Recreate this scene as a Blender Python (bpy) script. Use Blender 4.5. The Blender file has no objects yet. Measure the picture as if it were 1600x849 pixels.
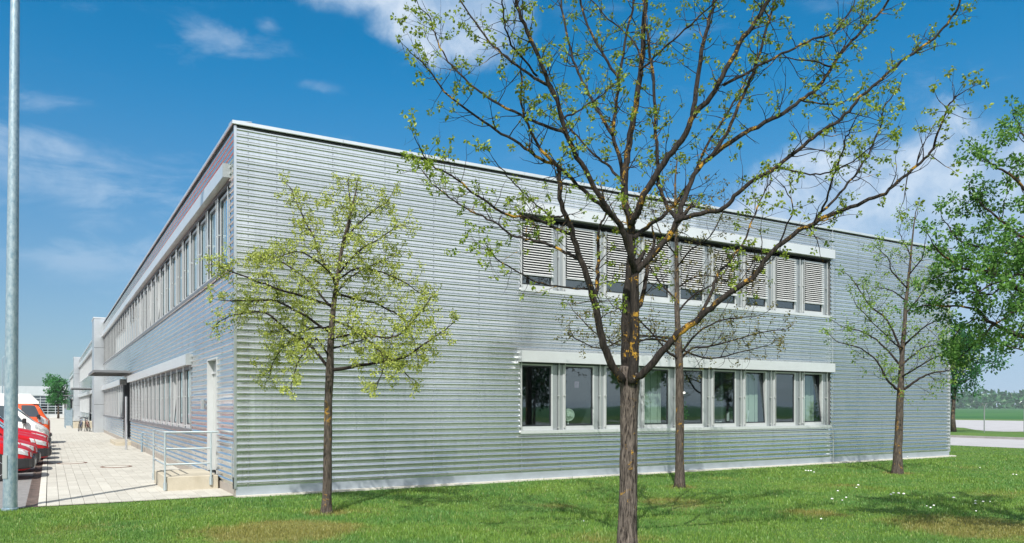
import bpy, math, random
import numpy as np
from mathutils import Vector, Matrix, Quaternion

random.seed(7)
RNG = np.random.default_rng(11)
SC = bpy.context.scene
COL = SC.collection
R = math.radians

# ------------------------------------------------------------------ camera, sun, sky
# World axes follow the building: its near corner is the origin, the long windowed
# front runs along +X (facing -Y), the entrance side runs along +Y (facing -X).
F_PX, CX, HY = 1219.0, 800.0, 635.0
CAM = Vector((-3.157, -16.0, 1.79))
RIGHT = Vector((.8601, -.5101, 0)); FWD = Vector((.5101, .8601, 0))

def at(px, py, t):
    """point at depth t metres seen at photograph position (px, py)"""
    return CAM + FWD*t + RIGHT*((px-CX)/F_PX*t) + Vector((0, 0, (HY-py)/F_PX*t))

cam_d = bpy.data.cameras.new("camera")
cam = bpy.data.objects.new("camera", cam_d); COL.objects.link(cam)
cam.location = CAM
cam.rotation_euler = (R(90), 0, -math.atan2(FWD.x, FWD.y))
cam_d.sensor_width = 36; cam_d.lens = F_PX/1600*36
cam_d.shift_y = (HY-424.5)/1600
cam_d.clip_start = .05; cam_d.clip_end = 6000
SC.camera = cam

SUN_EL = 48.0
SUN_AZ = math.atan2(-.64, -.77)            # compass bearing of the sun from +Y towards +X
to_sun = Vector((math.sin(SUN_AZ)*math.cos(R(SUN_EL)), math.cos(SUN_AZ)*math.cos(R(SUN_EL)), math.sin(R(SUN_EL))))
sun_d = bpy.data.lights.new("sun", 'SUN')
sun = bpy.data.objects.new("sun", sun_d); COL.objects.link(sun)
sun_d.energy = 4.6; sun_d.angle = R(.53); sun_d.color = (1, .965, .915)
sun.rotation_euler = to_sun.to_track_quat('Z', 'Y').to_euler()

SC.view_settings.view_transform = 'Standard'
SC.view_settings.look = 'None'
SC.view_settings.exposure = 0.40
SC.view_settings.gamma = 1.0
SC.render.engine = 'CYCLES'
SC.cycles.max_bounces = 8
SC.cycles.transparent_max_bounces = 24
SC.cycles.caustics_reflective = False
SC.cycles.caustics_refractive = False
SC.cycles.sample_clamp_indirect = 6

class NT:
    """small helper that writes node trees"""
    def __init__(self, tree): self.t = tree; tree.nodes.clear()
    def n(self, typ, **kw):
        nd = self.t.nodes.new(typ)
        for k, v in kw.items():
            if k == 'ins':
                for i, val in v.items(): self.set(nd, i, val)
            else: setattr(nd, k, v)
        return nd
    def set(self, nd, i, val):
        s = nd.inputs[i]
        if isinstance(val, bpy.types.NodeSocket): self.t.links.new(val, s)
        elif isinstance(val, bpy.types.Node): self.t.links.new(val.outputs[0], s)
        else: s.default_value = val
    def m(self, op, a, b=0.0, c=None):
        nd = self.n('ShaderNodeMath', operation=op); self.set(nd, 0, a); self.set(nd, 1, b)
        if c is not None: self.set(nd, 2, c)
        return nd.outputs[0]
    def vm(self, op, a, b):
        nd = self.n('ShaderNodeVectorMath', operation=op); self.set(nd, 0, a); self.set(nd, 1, b)
        return nd.outputs[1] if op in ('DOT_PRODUCT', 'LENGTH', 'DISTANCE') else nd.outputs[0]
    def length(self, a):
        nd = self.n('ShaderNodeVectorMath', operation='LENGTH'); self.set(nd, 0, a); return nd.outputs[1]
    def noise(self, vec, scale, detail=4, rough=.55, dist=0.0):
        nd = self.n('ShaderNodeTexNoise'); 
        if vec is not None: self.set(nd, 'Vector', vec)
        nd.inputs['Scale'].default_value = scale; nd.inputs['Detail'].default_value = detail
        nd.inputs['Roughness'].default_value = rough; nd.inputs['Distortion'].default_value = dist
        return nd.outputs[0]
    def rng(self, v, a, b, c=0.0, d=1.0, smooth=False):
        nd = self.n('ShaderNodeMapRange'); nd.interpolation_type = 'SMOOTHSTEP' if smooth else 'LINEAR'
        for i, x in enumerate((v, a, b, c, d)): self.set(nd, i, x)
        return nd.outputs[0]
    def mix(self, f, a, b, mode='MIX'):
        nd = self.n('ShaderNodeMix', data_type='RGBA', blend_type=mode)
        self.set(nd, 0, f)
        for i, v in ((6, a), (7, b)):
            if isinstance(v, (tuple, list)) and len(v) == 3: v = (*v, 1)
            self.set(nd, i, v)
        return nd.outputs[2]

def make_world():
    w = bpy.data.worlds.new("World"); SC.world = w; w.use_nodes = True
    g = NT(w.node_tree)
    sky = g.n('ShaderNodeTexSky', sky_type='NISHITA')
    sky.sun_disc = False; sky.sun_elevation = R(SUN_EL); sky.sun_rotation = SUN_AZ
    sky.air_density = 1.0; sky.dust_density = .6; sky.ozone_density = 3.0; sky.altitude = 400
    d = g.n('ShaderNodeTexCoord').outputs['Generated']
    sep = g.n('ShaderNodeSeparateXYZ', ins={0: d})
    # the bright yellow-white horizon of the sky model is taken down to an even blue all round
    hz = g.rng(sep.outputs[2], 0.0, .42, 0, 1, True)
    away = g.rng(g.vm('DOT_PRODUCT', d, (to_sun.x, to_sun.y, 0)), .25, -.35, 0, 1, True)     # strongest opposite the sun
    tint = g.mix(g.m('MAXIMUM', hz, g.m('SUBTRACT', 1.0, away)), (.44, .53, .66), (.88, 1.0, 1.06))
    hs = g.n('ShaderNodeHueSaturation', ins={'Saturation': g.rng(hz, 0, 1, .92, 1.32), 'Value': 1.0, 'Hue': .488, 'Color': g.mix(1.0, sky, tint, 'MULTIPLY')})
    # cloud field: billowy noise on the direction, flattened towards the horizon
    up = g.m('ADD', g.m('MAXIMUM', sep.outputs[2], 0.0), .16)
    comb = g.n('ShaderNodeCombineXYZ', ins={0: g.m('DIVIDE', sep.outputs[0], up), 1: g.m('DIVIDE', sep.outputs[1], up), 2: 0.0})
    n1 = g.noise(d, 4.2, 8, .58, .15)
    n2 = g.noise(d, 13.0, 6, .6, .3)
    nz = g.m('ADD', g.m('MULTIPLY', n1, .62), g.m('MULTIPLY', n2, .38))
    total = None
    # (photo px, py, half width px, half height px, strength, softness)
    blobs = [(1600, 345, 340, 135, 1.45, 0), (1290, 350, 170, 95, 1.3, 0), (1680, 470, 560, 230, 1.5, 0), (1420, 470, 280, 130, 1.0, 0), (1440, 270, 130, 50, .75, 0),
             (690, 10, 100, 66, 1.15, 0), (560, -25, 120, 44, .8, 0), (120, 290, 190, 34, .8, 1), (90, 232, 140, 30, .75, 1),
             (170, 410, 150, 50, .85, 1), (345, 58, 60, 17, .62, 1), (418, 40, 20, 10, .62, 1), (490, 132, 42, 11, .95, 1), (60, 160, 70, 28, .6, 1), (150, 350, 90, 24, .7, 1)]
    faint = None
    for px, py, hw, hh, s, kind in blobs:
        c = (at(px, py, 1)-CAM).normalized()
        side = c.cross(Vector((0, 0, 1))).normalized(); upv = side.cross(c)
        k = (1+((px-CX)/F_PX)**2)
        a = g.m('DIVIDE', g.vm('DOT_PRODUCT', d, tuple(side)), hw/F_PX/k)
        b = g.m('DIVIDE', g.vm('DOT_PRODUCT', d, tuple(upv)), hh/F_PX/math.sqrt(k))
        r2 = g.m('ADD', g.m('MULTIPLY', a, a), g.m('MULTIPLY', b, b))
        front = g.m('GREATER_THAN', g.vm('DOT_PRODUCT', d, tuple(c)), 0.0)
        v = g.m('MULTIPLY', g.m('MULTIPLY', g.m('POWER', 2.718, g.m('MULTIPLY', r2, -.9)), s), front)
        if kind: faint = v if faint is None else g.m('MAXIMUM', faint, v)
        else: total = v if total is None else g.m('MAXIMUM', total, v)
    jit = g.m('MULTIPLY', g.m('SUBTRACT', nz, .5), 1.7)
    wisp = g.noise(g.vm('MULTIPLY', d, (1, 1, 3.2)), 8.5, 9, .62, .5)
    m_faint = g.m('MULTIPLY', g.rng(g.m('ADD', faint, g.m('MULTIPLY', g.m('SUBTRACT', wisp, .5), 2.6)), .15, 1.15, 0, 1, True), .50)
    dens = g.m('ADD', total, jit)
    m_in = g.m('MAXIMUM', g.rng(dens, .26, .72, 0, 1, True), m_faint)
    # scattered fair-weather cloud over the rest of the sky
    nn = g.noise(comb.outputs[0], 1.3, 7, .55, .2)
    m_out = g.m('MULTIPLY', g.rng(nn, .42, .62, 0, .9, True), g.rng(g.vm('DOT_PRODUCT', d, tuple(FWD)), .25, -.1, 0, 1))
    mask = g.m('MINIMUM', g.m('ADD', m_in, m_out), 1.0)
    # white haze added to the sunward half of the sky, to brighten the metal
    fill_haze = g.m('MULTIPLY', g.m('SUBTRACT', 1.0, away), g.rng(sep.outputs[2], .12, 1.0, .96, 0))
    # broad bright aureole added round the sun, whitening the ribs' upper slopes
    fill_aureole = g.rng(g.vm('DOT_PRODUCT', d, tuple(to_sun)), .25, .95, 0, .95, True)
    mask = g.m('MAXIMUM', g.m('MULTIPLY', mask, .84), g.m('MAXIMUM', fill_haze, fill_aureole))
    shade = g.m('MAXIMUM', g.rng(n2, .36, .72, 0, 1, True), g.m('SUBTRACT', 1.0, away))
    ccol = g.mix(shade, (.30, .44, .63), (.70, .77, .85))
    low = g.m('MAXIMUM', g.rng(sep.outputs[2], .10, .30, 0, 1, True), g.m('SUBTRACT', 1.0, away))
    ccol = g.mix(low, (.36, .50, .66), ccol)
    bg1 = g.n('ShaderNodeBackground', ins={0: hs, 1: .102})
    ccol = g.mix(g.m('SUBTRACT', 1.0, away), ccol, (.95, .98, 1.03))
    bg2 = g.n('ShaderNodeBackground', ins={0: ccol, 1: .92})
    mx = g.n('ShaderNodeMixShader', ins={0: mask, 1: bg1, 2: bg2})
    g.n('ShaderNodeOutputWorld', ins={0: mx})
make_world()

# ------------------------------------------------------------------ object helpers
def tag(o, label=None, cat=None, group=None, kind=None):
    for k, v in (('label', label), ('category', cat), ('group', group), ('kind', kind)):
        if v: o[k] = v
    return o
def empty(name, loc=(0, 0, 0), rz=0, label=None, cat=None, group=None, parent=None):
    o = bpy.data.objects.new(name, None); COL.objects.link(o)
    o.location = loc; o.rotation_euler = (0, 0, rz); o.empty_display_size = .2
    if parent: o.parent = parent
    return tag(o, label, cat, group)
def link(name, me, mat=None, parent=None, loc=None, rz=0, kind=None):
    o = bpy.data.objects.new(name, me); COL.objects.link(o)
    if mat is not None and len(me.materials) == 0: me.materials.append(mat)
    if parent is not None: o.parent = parent
    if loc is not None: o.location = loc
    if rz: o.rotation_euler = (0, 0, rz)
    if kind: o['kind'] = kind
    return o
def kids(o): return [c for c in COL.objects if c.parent == o]
def copy_tree(o, parent=None):
    c = o.copy(); COL.objects.link(c)
    if parent is not None: c.parent = parent
    for ch in kids(o): copy_tree(ch, c)
    return c

def mesh_np(name, verts, faces, smooth=False):
    """faces: (M,k) array of equal-sized polygons"""
    me = bpy.data.meshes.new(name)
    verts = np.asarray(verts, np.float32); faces = np.asarray(faces, np.int32)
    me.vertices.add(len(verts)); me.vertices.foreach_set('co', verts.ravel())
    m, k = faces.shape
    me.loops.add(m*k); me.loops.foreach_set('vertex_index', faces.ravel())
    me.polygons.add(m); me.polygons.foreach_set('loop_start', np.arange(0, m*k, k, dtype=np.int32))
    if smooth: me.polygons.foreach_set('use_smooth', np.ones(m, bool))
    me.update(calc_edges=True)
    return me

class MB:
    """collects shapes and links them as one mesh object"""
    def __init__(self): self.v = []; self.f = []
    def add(self, vs, fs):
        b = len(self.v); self.v += [tuple(x) for x in vs]; self.f += [tuple(i+b for i in f) for f in fs]; return self
    def box(self, x0, x1, y0, y1, z0, z1):
        vs = [(x0,y0,z0),(x1,y0,z0),(x1,y1,z0),(x0,y1,z0),(x0,y0,z1),(x1,y0,z1),(x1,y1,z1),(x0,y1,z1)]
        return self.add(vs, [(3,2,1,0),(4,5,6,7),(0,1,5,4),(1,2,6,5),(2,3,7,6),(3,0,4,7)])
    def bbox(self, x0, x1, y0, y1, z0, z1, b=.01):
        """box with chamfered edges along z and top"""
        vs = []
        for z, i in ((z0, 0), (z1-b, 0), (z1, b)):
            for (x, y) in ((x0+b+i, y0+i), (x1-b-i, y0+i), (x1-i, y0+b+i), (x1-i, y1-b-i), (x1-b-i, y1-i), (x0+b+i, y1-i), (x0+i, y1-b-i), (x0+i, y0+b+i)):
                vs.append((x, y, z))
        fs = []
        for l in (0, 8):
            for k in range(8): fs.append((l+k, l+(k+1) % 8, l+8+(k+1) % 8, l+8+k))
        fs.append(tuple(range(16, 24))); fs.append(tuple(range(7, -1, -1)))
        return self.add(vs, fs)
    def prism(self, pts, axis, a, b):
        """extrude a 2d polygon along axis ('x','y','z') from a to b"""
        def P(p, h): return {'x': (h, p[0], p[1]), 'y': (p[0], h, p[1]), 'z': (p[0], p[1], h)}[axis]
        n = len(pts)
        vs = [P(p, a) for p in pts]+[P(p, b) for p in pts]
        fs = [tuple(range(n))[::-1], tuple(range(n, 2*n))]+[(i, (i+1) % n, n+(i+1) % n, n+i) for i in range(n)]
        return self.add(vs, fs)
    def tube(self, pts, rad, n=8, cap=True):
        pts = [Vector(p) for p in pts]
        if not hasattr(rad, '__len__'): rad = [rad]*len(pts)
        ref = None; vs = []; fs = []
        for i, p in enumerate(pts):
            d = (pts[min(i+1, len(pts)-1)]-pts[max(i-1, 0)])
            d = d.normalized() if d.length > 1e-9 else Vector((0, 0, 1))
            if ref is None:
                ref = d.orthogonal().normalized()
            ref = (ref-d*ref.dot(d)); ref = ref.normalized() if ref.length > 1e-6 else d.orthogonal().normalized()
            q = d.cross(ref)
            for k in range(n):
                a = 2*math.pi*k/n
                vs.append(p+(ref*math.cos(a)+q*math.sin(a))*rad[i])
        for i in range(len(pts)-1):
            for k in range(n):
                fs.append((i*n+k, i*n+(k+1) % n, (i+1)*n+(k+1) % n, (i+1)*n+k))
        if cap:
            fs.append(tuple(range(n))[::-1]); fs.append(tuple(range((len(pts)-1)*n, len(pts)*n)))
        return self.add(vs, fs)
    def ring(self, c, axis, r, t, n=20, m=6):
        """torus about axis through c"""
        c = Vector(c); ax = Vector(axis).normalized(); u = ax.orthogonal().normalized(); w = ax.cross(u)
        vs = []; fs = []
        for i in range(n):
            a = 2*math.pi*i/n; e = u*math.cos(a)+w*math.sin(a)
            for j in range(m):
                b = 2*math.pi*j/m
                vs.append(c+e*(r+t*math.cos(b))+ax*t*math.sin(b))
        for i in range(n):
            for j in range(m):
                fs.append((i*m+j, ((i+1) % n)*m+j, ((i+1) % n)*m+(j+1) % m, i*m+(j+1) % m))
        return self.add(vs, fs)
    def lathe(self, c, axis, prof, n=16):
        """profile of (distance along axis, radius)"""
        c = Vector(c); ax = Vector(axis).normalized(); u = ax.orthogonal().normalized(); w = ax.cross(u)
        vs = []; fs = []
        for h, r in prof:
            for i in range(n):
                a = 2*math.pi*i/n
                vs.append(c+ax*h+(u*math.cos(a)+w*math.sin(a))*r)
        for k in range(len(prof)-1):
            for i in range(n):
                fs.append((k*n+i, k*n+(i+1) % n, (k+1)*n+(i+1) % n, (k+1)*n+i))
        fs.append(tuple(range(n))[::-1]); fs.append(tuple(range((len(prof)-1)*n, len(prof)*n)))
        return self.add(vs, fs)
    def mesh(self, name, mat=None, smooth=False, angle=None):
        me = bpy.data.meshes.new(name); me.from_pydata(self.v, [], self.f)
        if smooth:
            me.polygons.foreach_set('use_smooth', [True]*len(me.polygons))
            if angle is not None: me.set_sharp_from_angle(angle=R(angle))
        if mat is not None: me.materials.append(mat)
        me.update(); return me
    def build(self, name, mat=None, parent=None, loc=None, rz=0, smooth=False, angle=None, kind=None):
        return link(name, self.mesh(name, mat, smooth, angle), None, parent, loc, rz, kind)

# ------------------------------------------------------------------ materials
def mat(name, fn):
    m = bpy.data.materials.new(name); m.use_nodes = True
    g = NT(m.node_tree)
    sh = fn(g)
    g.n('ShaderNodeOutputMaterial', ins={0: sh})
    return m
def pbsdf(g, col, rough=.5, metal=0.0, bump=None, bs=.1, dist=.01, spec=.5, **kw):
    b = g.n('ShaderNodeBsdfPrincipled')
    if isinstance(col, (tuple, list)) and len(col) == 3: col = (*col, 1)
    g.set(b, 'Base Color', col); g.set(b, 'Roughness', rough); g.set(b, 'Metallic', metal); g.set(b, 'Specular IOR Level', spec)
    for k, v in kw.items(): g.set(b, k.replace('_', ' '), v)
    if bump is not None:
        bn = g.n('ShaderNodeBump', ins={'Strength': bs, 'Distance': dist, 'Height': bump}); g.set(b, 'Normal', bn)
    return b
def pos(g): return g.n('ShaderNodeNewGeometry').outputs['Position']
def objc(g): return g.n('ShaderNodeTexCoord').outputs['Object']
def isl(g): return g.n('ShaderNodeNewGeometry').outputs['Random Per Island']
def objr(g): return g.n('ShaderNodeObjectInfo').outputs['Random']
def stretch(g, v, s):
    return g.vm('MULTIPLY', v, s)

def painted(name, col, rough=.4, var=.08, metal=0.0, spec=.5, coat=0.0, bump=.0):
    def fn(g):
        p = pos(g); n = g.noise(p, 2.2, 5, .6); n2 = g.noise(p, 40, 3, .6)
        c = g.mix(g.rng(n, .3, .7), [x*(1-var) for x in col], [min(1, x*(1+var)) for x in col])
        rr = g.m('ADD', rough-.06, g.m('MULTIPLY', n2, .12))
        b = pbsdf(g, c, rr, metal, bump=n2 if bump else None, bs=bump, spec=spec)
        if coat: g.set(b, 'Coat Weight', coat); g.set(b, 'Coat Roughness', .06)
        return b
    return mat(name, fn)

def clad_fn(g):
    p = pos(g); r = objr(g)
    n = g.noise(p, .9, 4, .6); n2 = g.noise(stretch(g, p, (1, 1, .35)), 7, 5, .6); n3 = g.noise(p, 120, 2, .5); n4 = g.noise(stretch(g, p, (1, 1, 2.2)), 1.6, 3, .5)
    streak = g.noise(stretch(g, p, (6, 6, .35)), 2.0, 5, .6)
    c = g.mix(g.rng(n2, .3, .75), (.76, .78, .78), (.86, .87, .87))
    c = g.mix(g.m('MULTIPLY', r, .75), c, (.58, .61, .62))
    c = g.mix(g.rng(streak, .54, .78, 0, .5), c, (.40, .43, .44))
    ro = g.m('ADD', g.rng(n, .3, .7, .12, .20), g.m('MULTIPLY', g.m('SUBTRACT', r, .5), .08))
    ro = g.m('ADD', ro, g.m('MULTIPLY', n3, .05))
    return g.n('ShaderNodeMixShader', ins={0: .16, 1: pbsdf(g, c, ro, .96), 2: pbsdf(g, g.mix(.5, c, (.88, .89, .89)), .40, .88)})
M = {}
M['clad'] = mat('corrugated aluminium', clad_fn)
M['trim'] = painted('bare aluminium trim', (.62, .65, .67), .36, .06, .85)
M['white'] = painted('light grey coated sheet', (.72, .74, .74), .34, .04, .5)
M['frame'] = painted('silver window frame', (.60, .62, .62), .38, .06, .35)
M['rail'] = painted('anodised guide rail', (.70, .71, .70), .3, .05, .7)
M['slat'] = painted('white blind slat', (.55, .56, .55), .4, .03)
M['dark'] = painted('dark gasket', (.025, .03, .035), .4, .1)
M['panelgrey'] = painted('grey infill panel', (.42, .45, .46), .4, .06, .5)
M['hallgrey'] = painted('pale grey fascia sheet', (.50, .54, .57), .5, .05)
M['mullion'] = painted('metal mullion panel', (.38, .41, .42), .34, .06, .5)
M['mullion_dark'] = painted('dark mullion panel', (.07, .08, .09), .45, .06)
M['railing'] = painted('pale galvanised railing', (.46, .53, .55), .4, .1, .5)
M['shadegrey'] = painted('dull grey with sill shade', (.20, .21, .22), .45, .06, .4)  # darkened grey, carries the underside shade of the entrance-side sills
M['coping'] = painted('folded coping metal', (.74, .77, .78), .38, .05, .7)
M['screw'] = painted('screw head steel', (.36, .38, .39), .35, .1, 1.0)
M['door'] = painted('metal door leaf', (.60, .62, .60), .4, .04, .4)
M['galv'] = mat('galvanised steel', lambda g: pbsdf(g, g.mix(g.rng(g.noise(stretch(g, pos(g), (1, 1, .5)), 22, 4, .65), .32, .68), (.20, .30, .37), (.42, .50, .54)), .42, .55))
M['rustring'] = painted('rusty iron', (.16, .08, .05), .7, .3)
M['tyre'] = painted('tyre rubber', (.02, .02, .02), .75, .1)
M['black'] = painted('black plastic', (.018, .018, .02), .45, .1)
M['rim'] = painted('wheel rim', (.45, .46, .47), .3, .05, .8)
M['red'] = painted('red car paint', (.46, .005, .010), .5, .05, coat=.06, spec=.3)
M['carwhite'] = painted('white car paint', (.78, .78, .75), .3, .03, coat=.6)
M['orange'] = painted('orange car paint', (.74, .10, .02), .32, .05, coat=.6)
M['lamp'] = painted('headlamp lens', (.6, .62, .62), .12, .05, .3)
M['amber'] = painted('amber indicator lens', (.6, .17, .02), .2, .05)
M['ivory'] = painted('ivory plastic', (.82, .83, .74), .4, .03)
M['blueframe'] = painted('blue bicycle paint', (.02, .05, .16), .35, .1)
M['redframe'] = painted('dark red bicycle paint', (.25, .03, .03), .35, .1)
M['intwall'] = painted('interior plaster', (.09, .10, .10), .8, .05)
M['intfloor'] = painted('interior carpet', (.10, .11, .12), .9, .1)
M['curtain'] = painted('pale fabric blind', (.70, .74, .62), .8, .04)
M['pot'] = painted('terracotta pot', (.35, .13, .07), .7, .1)
M['paper'] = painted('white paper', (.8, .8, .78), .7, .02)
M['sticker'] = painted('tinted sticker', (.32, .20, .30), .5, .3)

def glass_fn(tint):
    def fn(g):
        geo = g.n('ShaderNodeNewGeometry')
        cs = g.m('ABSOLUTE', g.vm('DOT_PRODUCT', geo.outputs['Normal'], geo.outputs['Incoming']))
        fr = g.m('ADD', .075, g.m('MULTIPLY', .925, g.m('POWER', g.m('SUBTRACT', 1.0, cs), 5.0)))
        n = g.noise(pos(g), .8, 2, .5)
        bn = g.n('ShaderNodeBump', ins={'Strength': .03, 'Distance': .05, 'Height': n})
        tr = g.n('ShaderNodeBsdfTransparent', ins={0: (*tint, 1)})
        gl = g.n('ShaderNodeBsdfGlossy', ins={0: (.80, .95, 1.0, 1), 1: .02, 'Normal': bn})
        return g.n('ShaderNodeMixShader', ins={0: g.m('MINIMUM', g.m('MULTIPLY', fr, 2.0), 1.0), 1: tr, 2: gl})
    return fn
M['glass'] = mat('tinted window glass', glass_fn((.54, .64, .62)))
M['carglass'] = mat('car glass', glass_fn((.12, .15, .15)))

def conc(name, a, b, scale=3.0, stain=(.2, .17, .12), st=.3):
    def fn(g):
        p = pos(g); n = g.noise(p, scale, 6, .62); n2 = g.noise(p, 60, 4, .6); n3 = g.noise(p, .9, 5, .7)
        c = g.mix(g.rng(n, .3, .7), a, b)
        c = g.mix(g.rng(n3, .55, .75, 0, st), c, stain)
        c = g.mix(g.rng(n2, .35, .7, 0, .25), c, [x*.7 for x in a])
        return pbsdf(g, c, .85, 0, bump=n2, bs=.25, dist=.004, spec=.3)
    return mat(name, fn)
M['concrete'] = conc('cast concrete', (.42, .38, .29), (.54, .49, .39), 2.5, (.30, .24, .14))
M['plinth'] = conc('plinth concrete', (.30, .27, .24), (.40, .36, .31))
M['edging'] = conc('pale edging concrete', (.50, .48, .42), (.62, .60, .53), 8, (.3, .27, .2), .5)
M['plinthsheet'] = painted('plinth metal sheet', (.44, .49, .54), .48, .10, .55)
def paver_fn(island):
    def fn(g):
        p = pos(g); r = isl(g) if island else objr(g)
        n = g.noise(p, 45, 4, .6); n3 = g.noise(p, .55, 5, .65); n4 = g.noise(p, 5, 4, .6)
        c = g.mix(r, (.45, .43, .375), (.55, .53, .465))
        c = g.mix(g.rng(n, .3, .7, 0, .35), c, (.34, .33, .29))
        c = g.mix(g.rng(n3, .5, .75, 0, .5), c, (.36, .345, .30))
        c = g.mix(g.rng(n4, .62, .75, 0, .3), c, (.27, .26, .23))
        return pbsdf(g, c, .85, 0, bump=n, bs=.2, dist=.003, spec=.25)
    return fn
#paver
M['paver'] = mat('concrete paver', paver_fn(False))
M['paver_i'] = mat('concrete pavers far', paver_fn(True))
M['joint'] = conc('joint sand', (.15, .14, .12), (.21, .20, .17), 9)
M['sett'] = conc('parking setts', (.19, .185, .18), (.28, .27, .26), 6, (.10, .10, .10), .5)
M['gutter'] = conc('dirty gutter', (.07, .055, .045), (.17, .12, .10), 5, (.35, .3, .25), .3)
M['road'] = conc('pale road', (.36, .35, .35), (.44, .43, .43), .6, (.28, .28, .28), .4)
M['roadkerb'] = conc('road kerb', (.25, .24, .23), (.33, .32, .30), 3)

def dry_mask(g, p):
    n = g.noise(p, .8, 5, .6); n1 = g.noise(p, 3.5, 4, .6)
    tot = None
    for x, y, rx, s in ((-.3, -4.7, 1.55, 1.0), (8.5, -9.6, 1.6, .9), (7.7, -7.4, .8, .7), (6.6, -5.2, 1.5, .5), (3.2, -7.6, 1.0, .5), (1.2, -3.2, 1.2, .35), (12, -5, 1.4, .4), (-2.6, -3.0, .9, .5), (.81, -3.2, .55, .85), (8.8, -3.1, .6, .7), (16.3, -3.4, .6, .8), (4.5, -4.4, .8, .4), (11.0, -2.4, 1.0, .35), (13.5, -7.5, 1.2, .5), (19.5, -3.8, 1.4, .4)):
        dd = g.length(g.vm('MULTIPLY', g.vm('SUBTRACT', p, (x, y, 0)), (1, 1, 0)))
        v = g.rng(dd, rx*1.25, rx*.25, 0, s, True)
        tot = v if tot is None else g.m('MAXIMUM', tot, v)
    d = g.m('ADD', tot, g.m('MULTIPLY', g.m('ADD', g.m('SUBTRACT', n, .5), g.m('MULTIPLY', g.m('SUBTRACT', n1, .5), .8)), 1.4))
    return g.rng(d, .30, .85, 0, 1, True)
def grass_fn(g):
    p = pos(g); r = isl(g)
    n = g.noise(p, .55, 5, .6); n1 = g.noise(p, 2.6, 4, .6)
    c = g.mix(r, (.105, .215, .034), (.235, .38, .065))
    c = g.mix(g.rng(n, .42, .62, 0, .6, True), c, (.075, .225, .06))
    c = g.mix(g.rng(n1, .5, .7, 0, .6, True), c, (.25, .36, .05))
    dm = dry_mask(g, p)
    c = g.mix(g.m('MULTIPLY', dm, .8), c, g.mix(r, (.22, .20, .05), (.34, .27, .085)))
    c = g.mix(g.rng(r, .955, .97, 0, .6), c, (.38, .32, .14))
    df = g.n('ShaderNodeBsdfDiffuse', ins={0: c}); tl = g.n('ShaderNodeBsdfTranslucent', ins={0: c})
    gl = g.n('ShaderNodeBsdfGlossy', ins={0: (.5, .55, .45, 1), 1: .45})
    a = g.n('ShaderNodeMixShader', ins={0: .35, 1: df, 2: tl})
    return g.n('ShaderNodeMixShader', ins={0: .05, 1: a, 2: gl})
M['grass'] = mat('grass blades', grass_fn)
def lawn_fn(g):
    p = pos(g); n = g.noise(p, 3, 6, .65); n2 = g.noise(p, 26, 5, .7); n0 = g.noise(p, .3, 4, .6)
    c = g.mix(g.rng(n2, .3, .7), (.07, .13, .028), (.15, .24, .045))
    c = g.mix(g.rng(n, .45, .7, 0, .5), c, (.055, .050, .022))
    c = g.mix(g.rng(n0, .4, .65, 0, .5), c, (.04, .12, .035))
    c = g.mix(g.m('MULTIPLY', dry_mask(g, p), .6), c, (.20, .16, .06))
    return pbsdf(g, c, .9, 0, bump=n2, bs=.6, dist=.03, spec=.15)
M['lawn'] = mat('lawn soil and turf', lawn_fn)
def field_fn(g):
    p = pos(g); n = g.noise(stretch(g, p, (.02, .06, 0)), 1, 5, .6); n2 = g.noise(p, .6, 4, .6)
    c = g.mix(g.rng(n, .35, .65), (.030, .105, .035), (.055, .150, .045))
    c = g.mix(g.rng(n2, .4, .7, 0, .3), c, (.07, .13, .03))
    return pbsdf(g, c, .95, 0, spec=.1)
M['field'] = mat('field crop', field_fn)

def leaf_fn(a, b, tr=.35, dark=None):
    def fn(g):
        r = isl(g); n = g.noise(pos(g), 1.6, 3, .6)
        c = g.mix(r, a, b)
        c = g.mix(g.rng(n, .35, .7, 0, .5), c, dark or [x*.6 for x in a])
        df = g.n('ShaderNodeBsdfDiffuse', ins={0: c}); tl = g.n('ShaderNodeBsdfTranslucent', ins={0: c})
        gl = g.n('ShaderNodeBsdfGlossy', ins={0: (.6, .62, .55, 1), 1: .35})
        x = g.n('ShaderNodeMixShader', ins={0: tr, 1: df, 2: tl})
        return g.n('ShaderNodeMixShader', ins={0: .025, 1: x, 2: gl})
    return fn
M['leaf_bud'] = mat('unfolding olive leaves', leaf_fn((.17, .27, .03), (.34, .45, .07), .45, (.20, .20, .03)))
M['leaf_young'] = mat('yellow green young leaves', leaf_fn((.34, .41, .06), (.60, .65, .18), .45, (.27, .32, .05)))
M['leaf_pale'] = mat('soft green young leaves', leaf_fn((.15, .28, .04), (.30, .44, .09), .45))
M['leaf_green'] = mat('fresh green leaves', leaf_fn((.08, .215, .04), (.21, .38, .09), .45))
M['leaf_dark'] = mat('dark green leaves', leaf_fn((.018, .095, .026), (.045, .16, .04), .3))
M['leaf_mid'] = mat('mid green leaves', leaf_fn((.04, .20, .045), (.09, .32, .07), .35))
M['leaf_brown'] = mat('brownish buds', leaf_fn((.11, .10, .03), (.20, .19, .05), .3))
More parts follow.
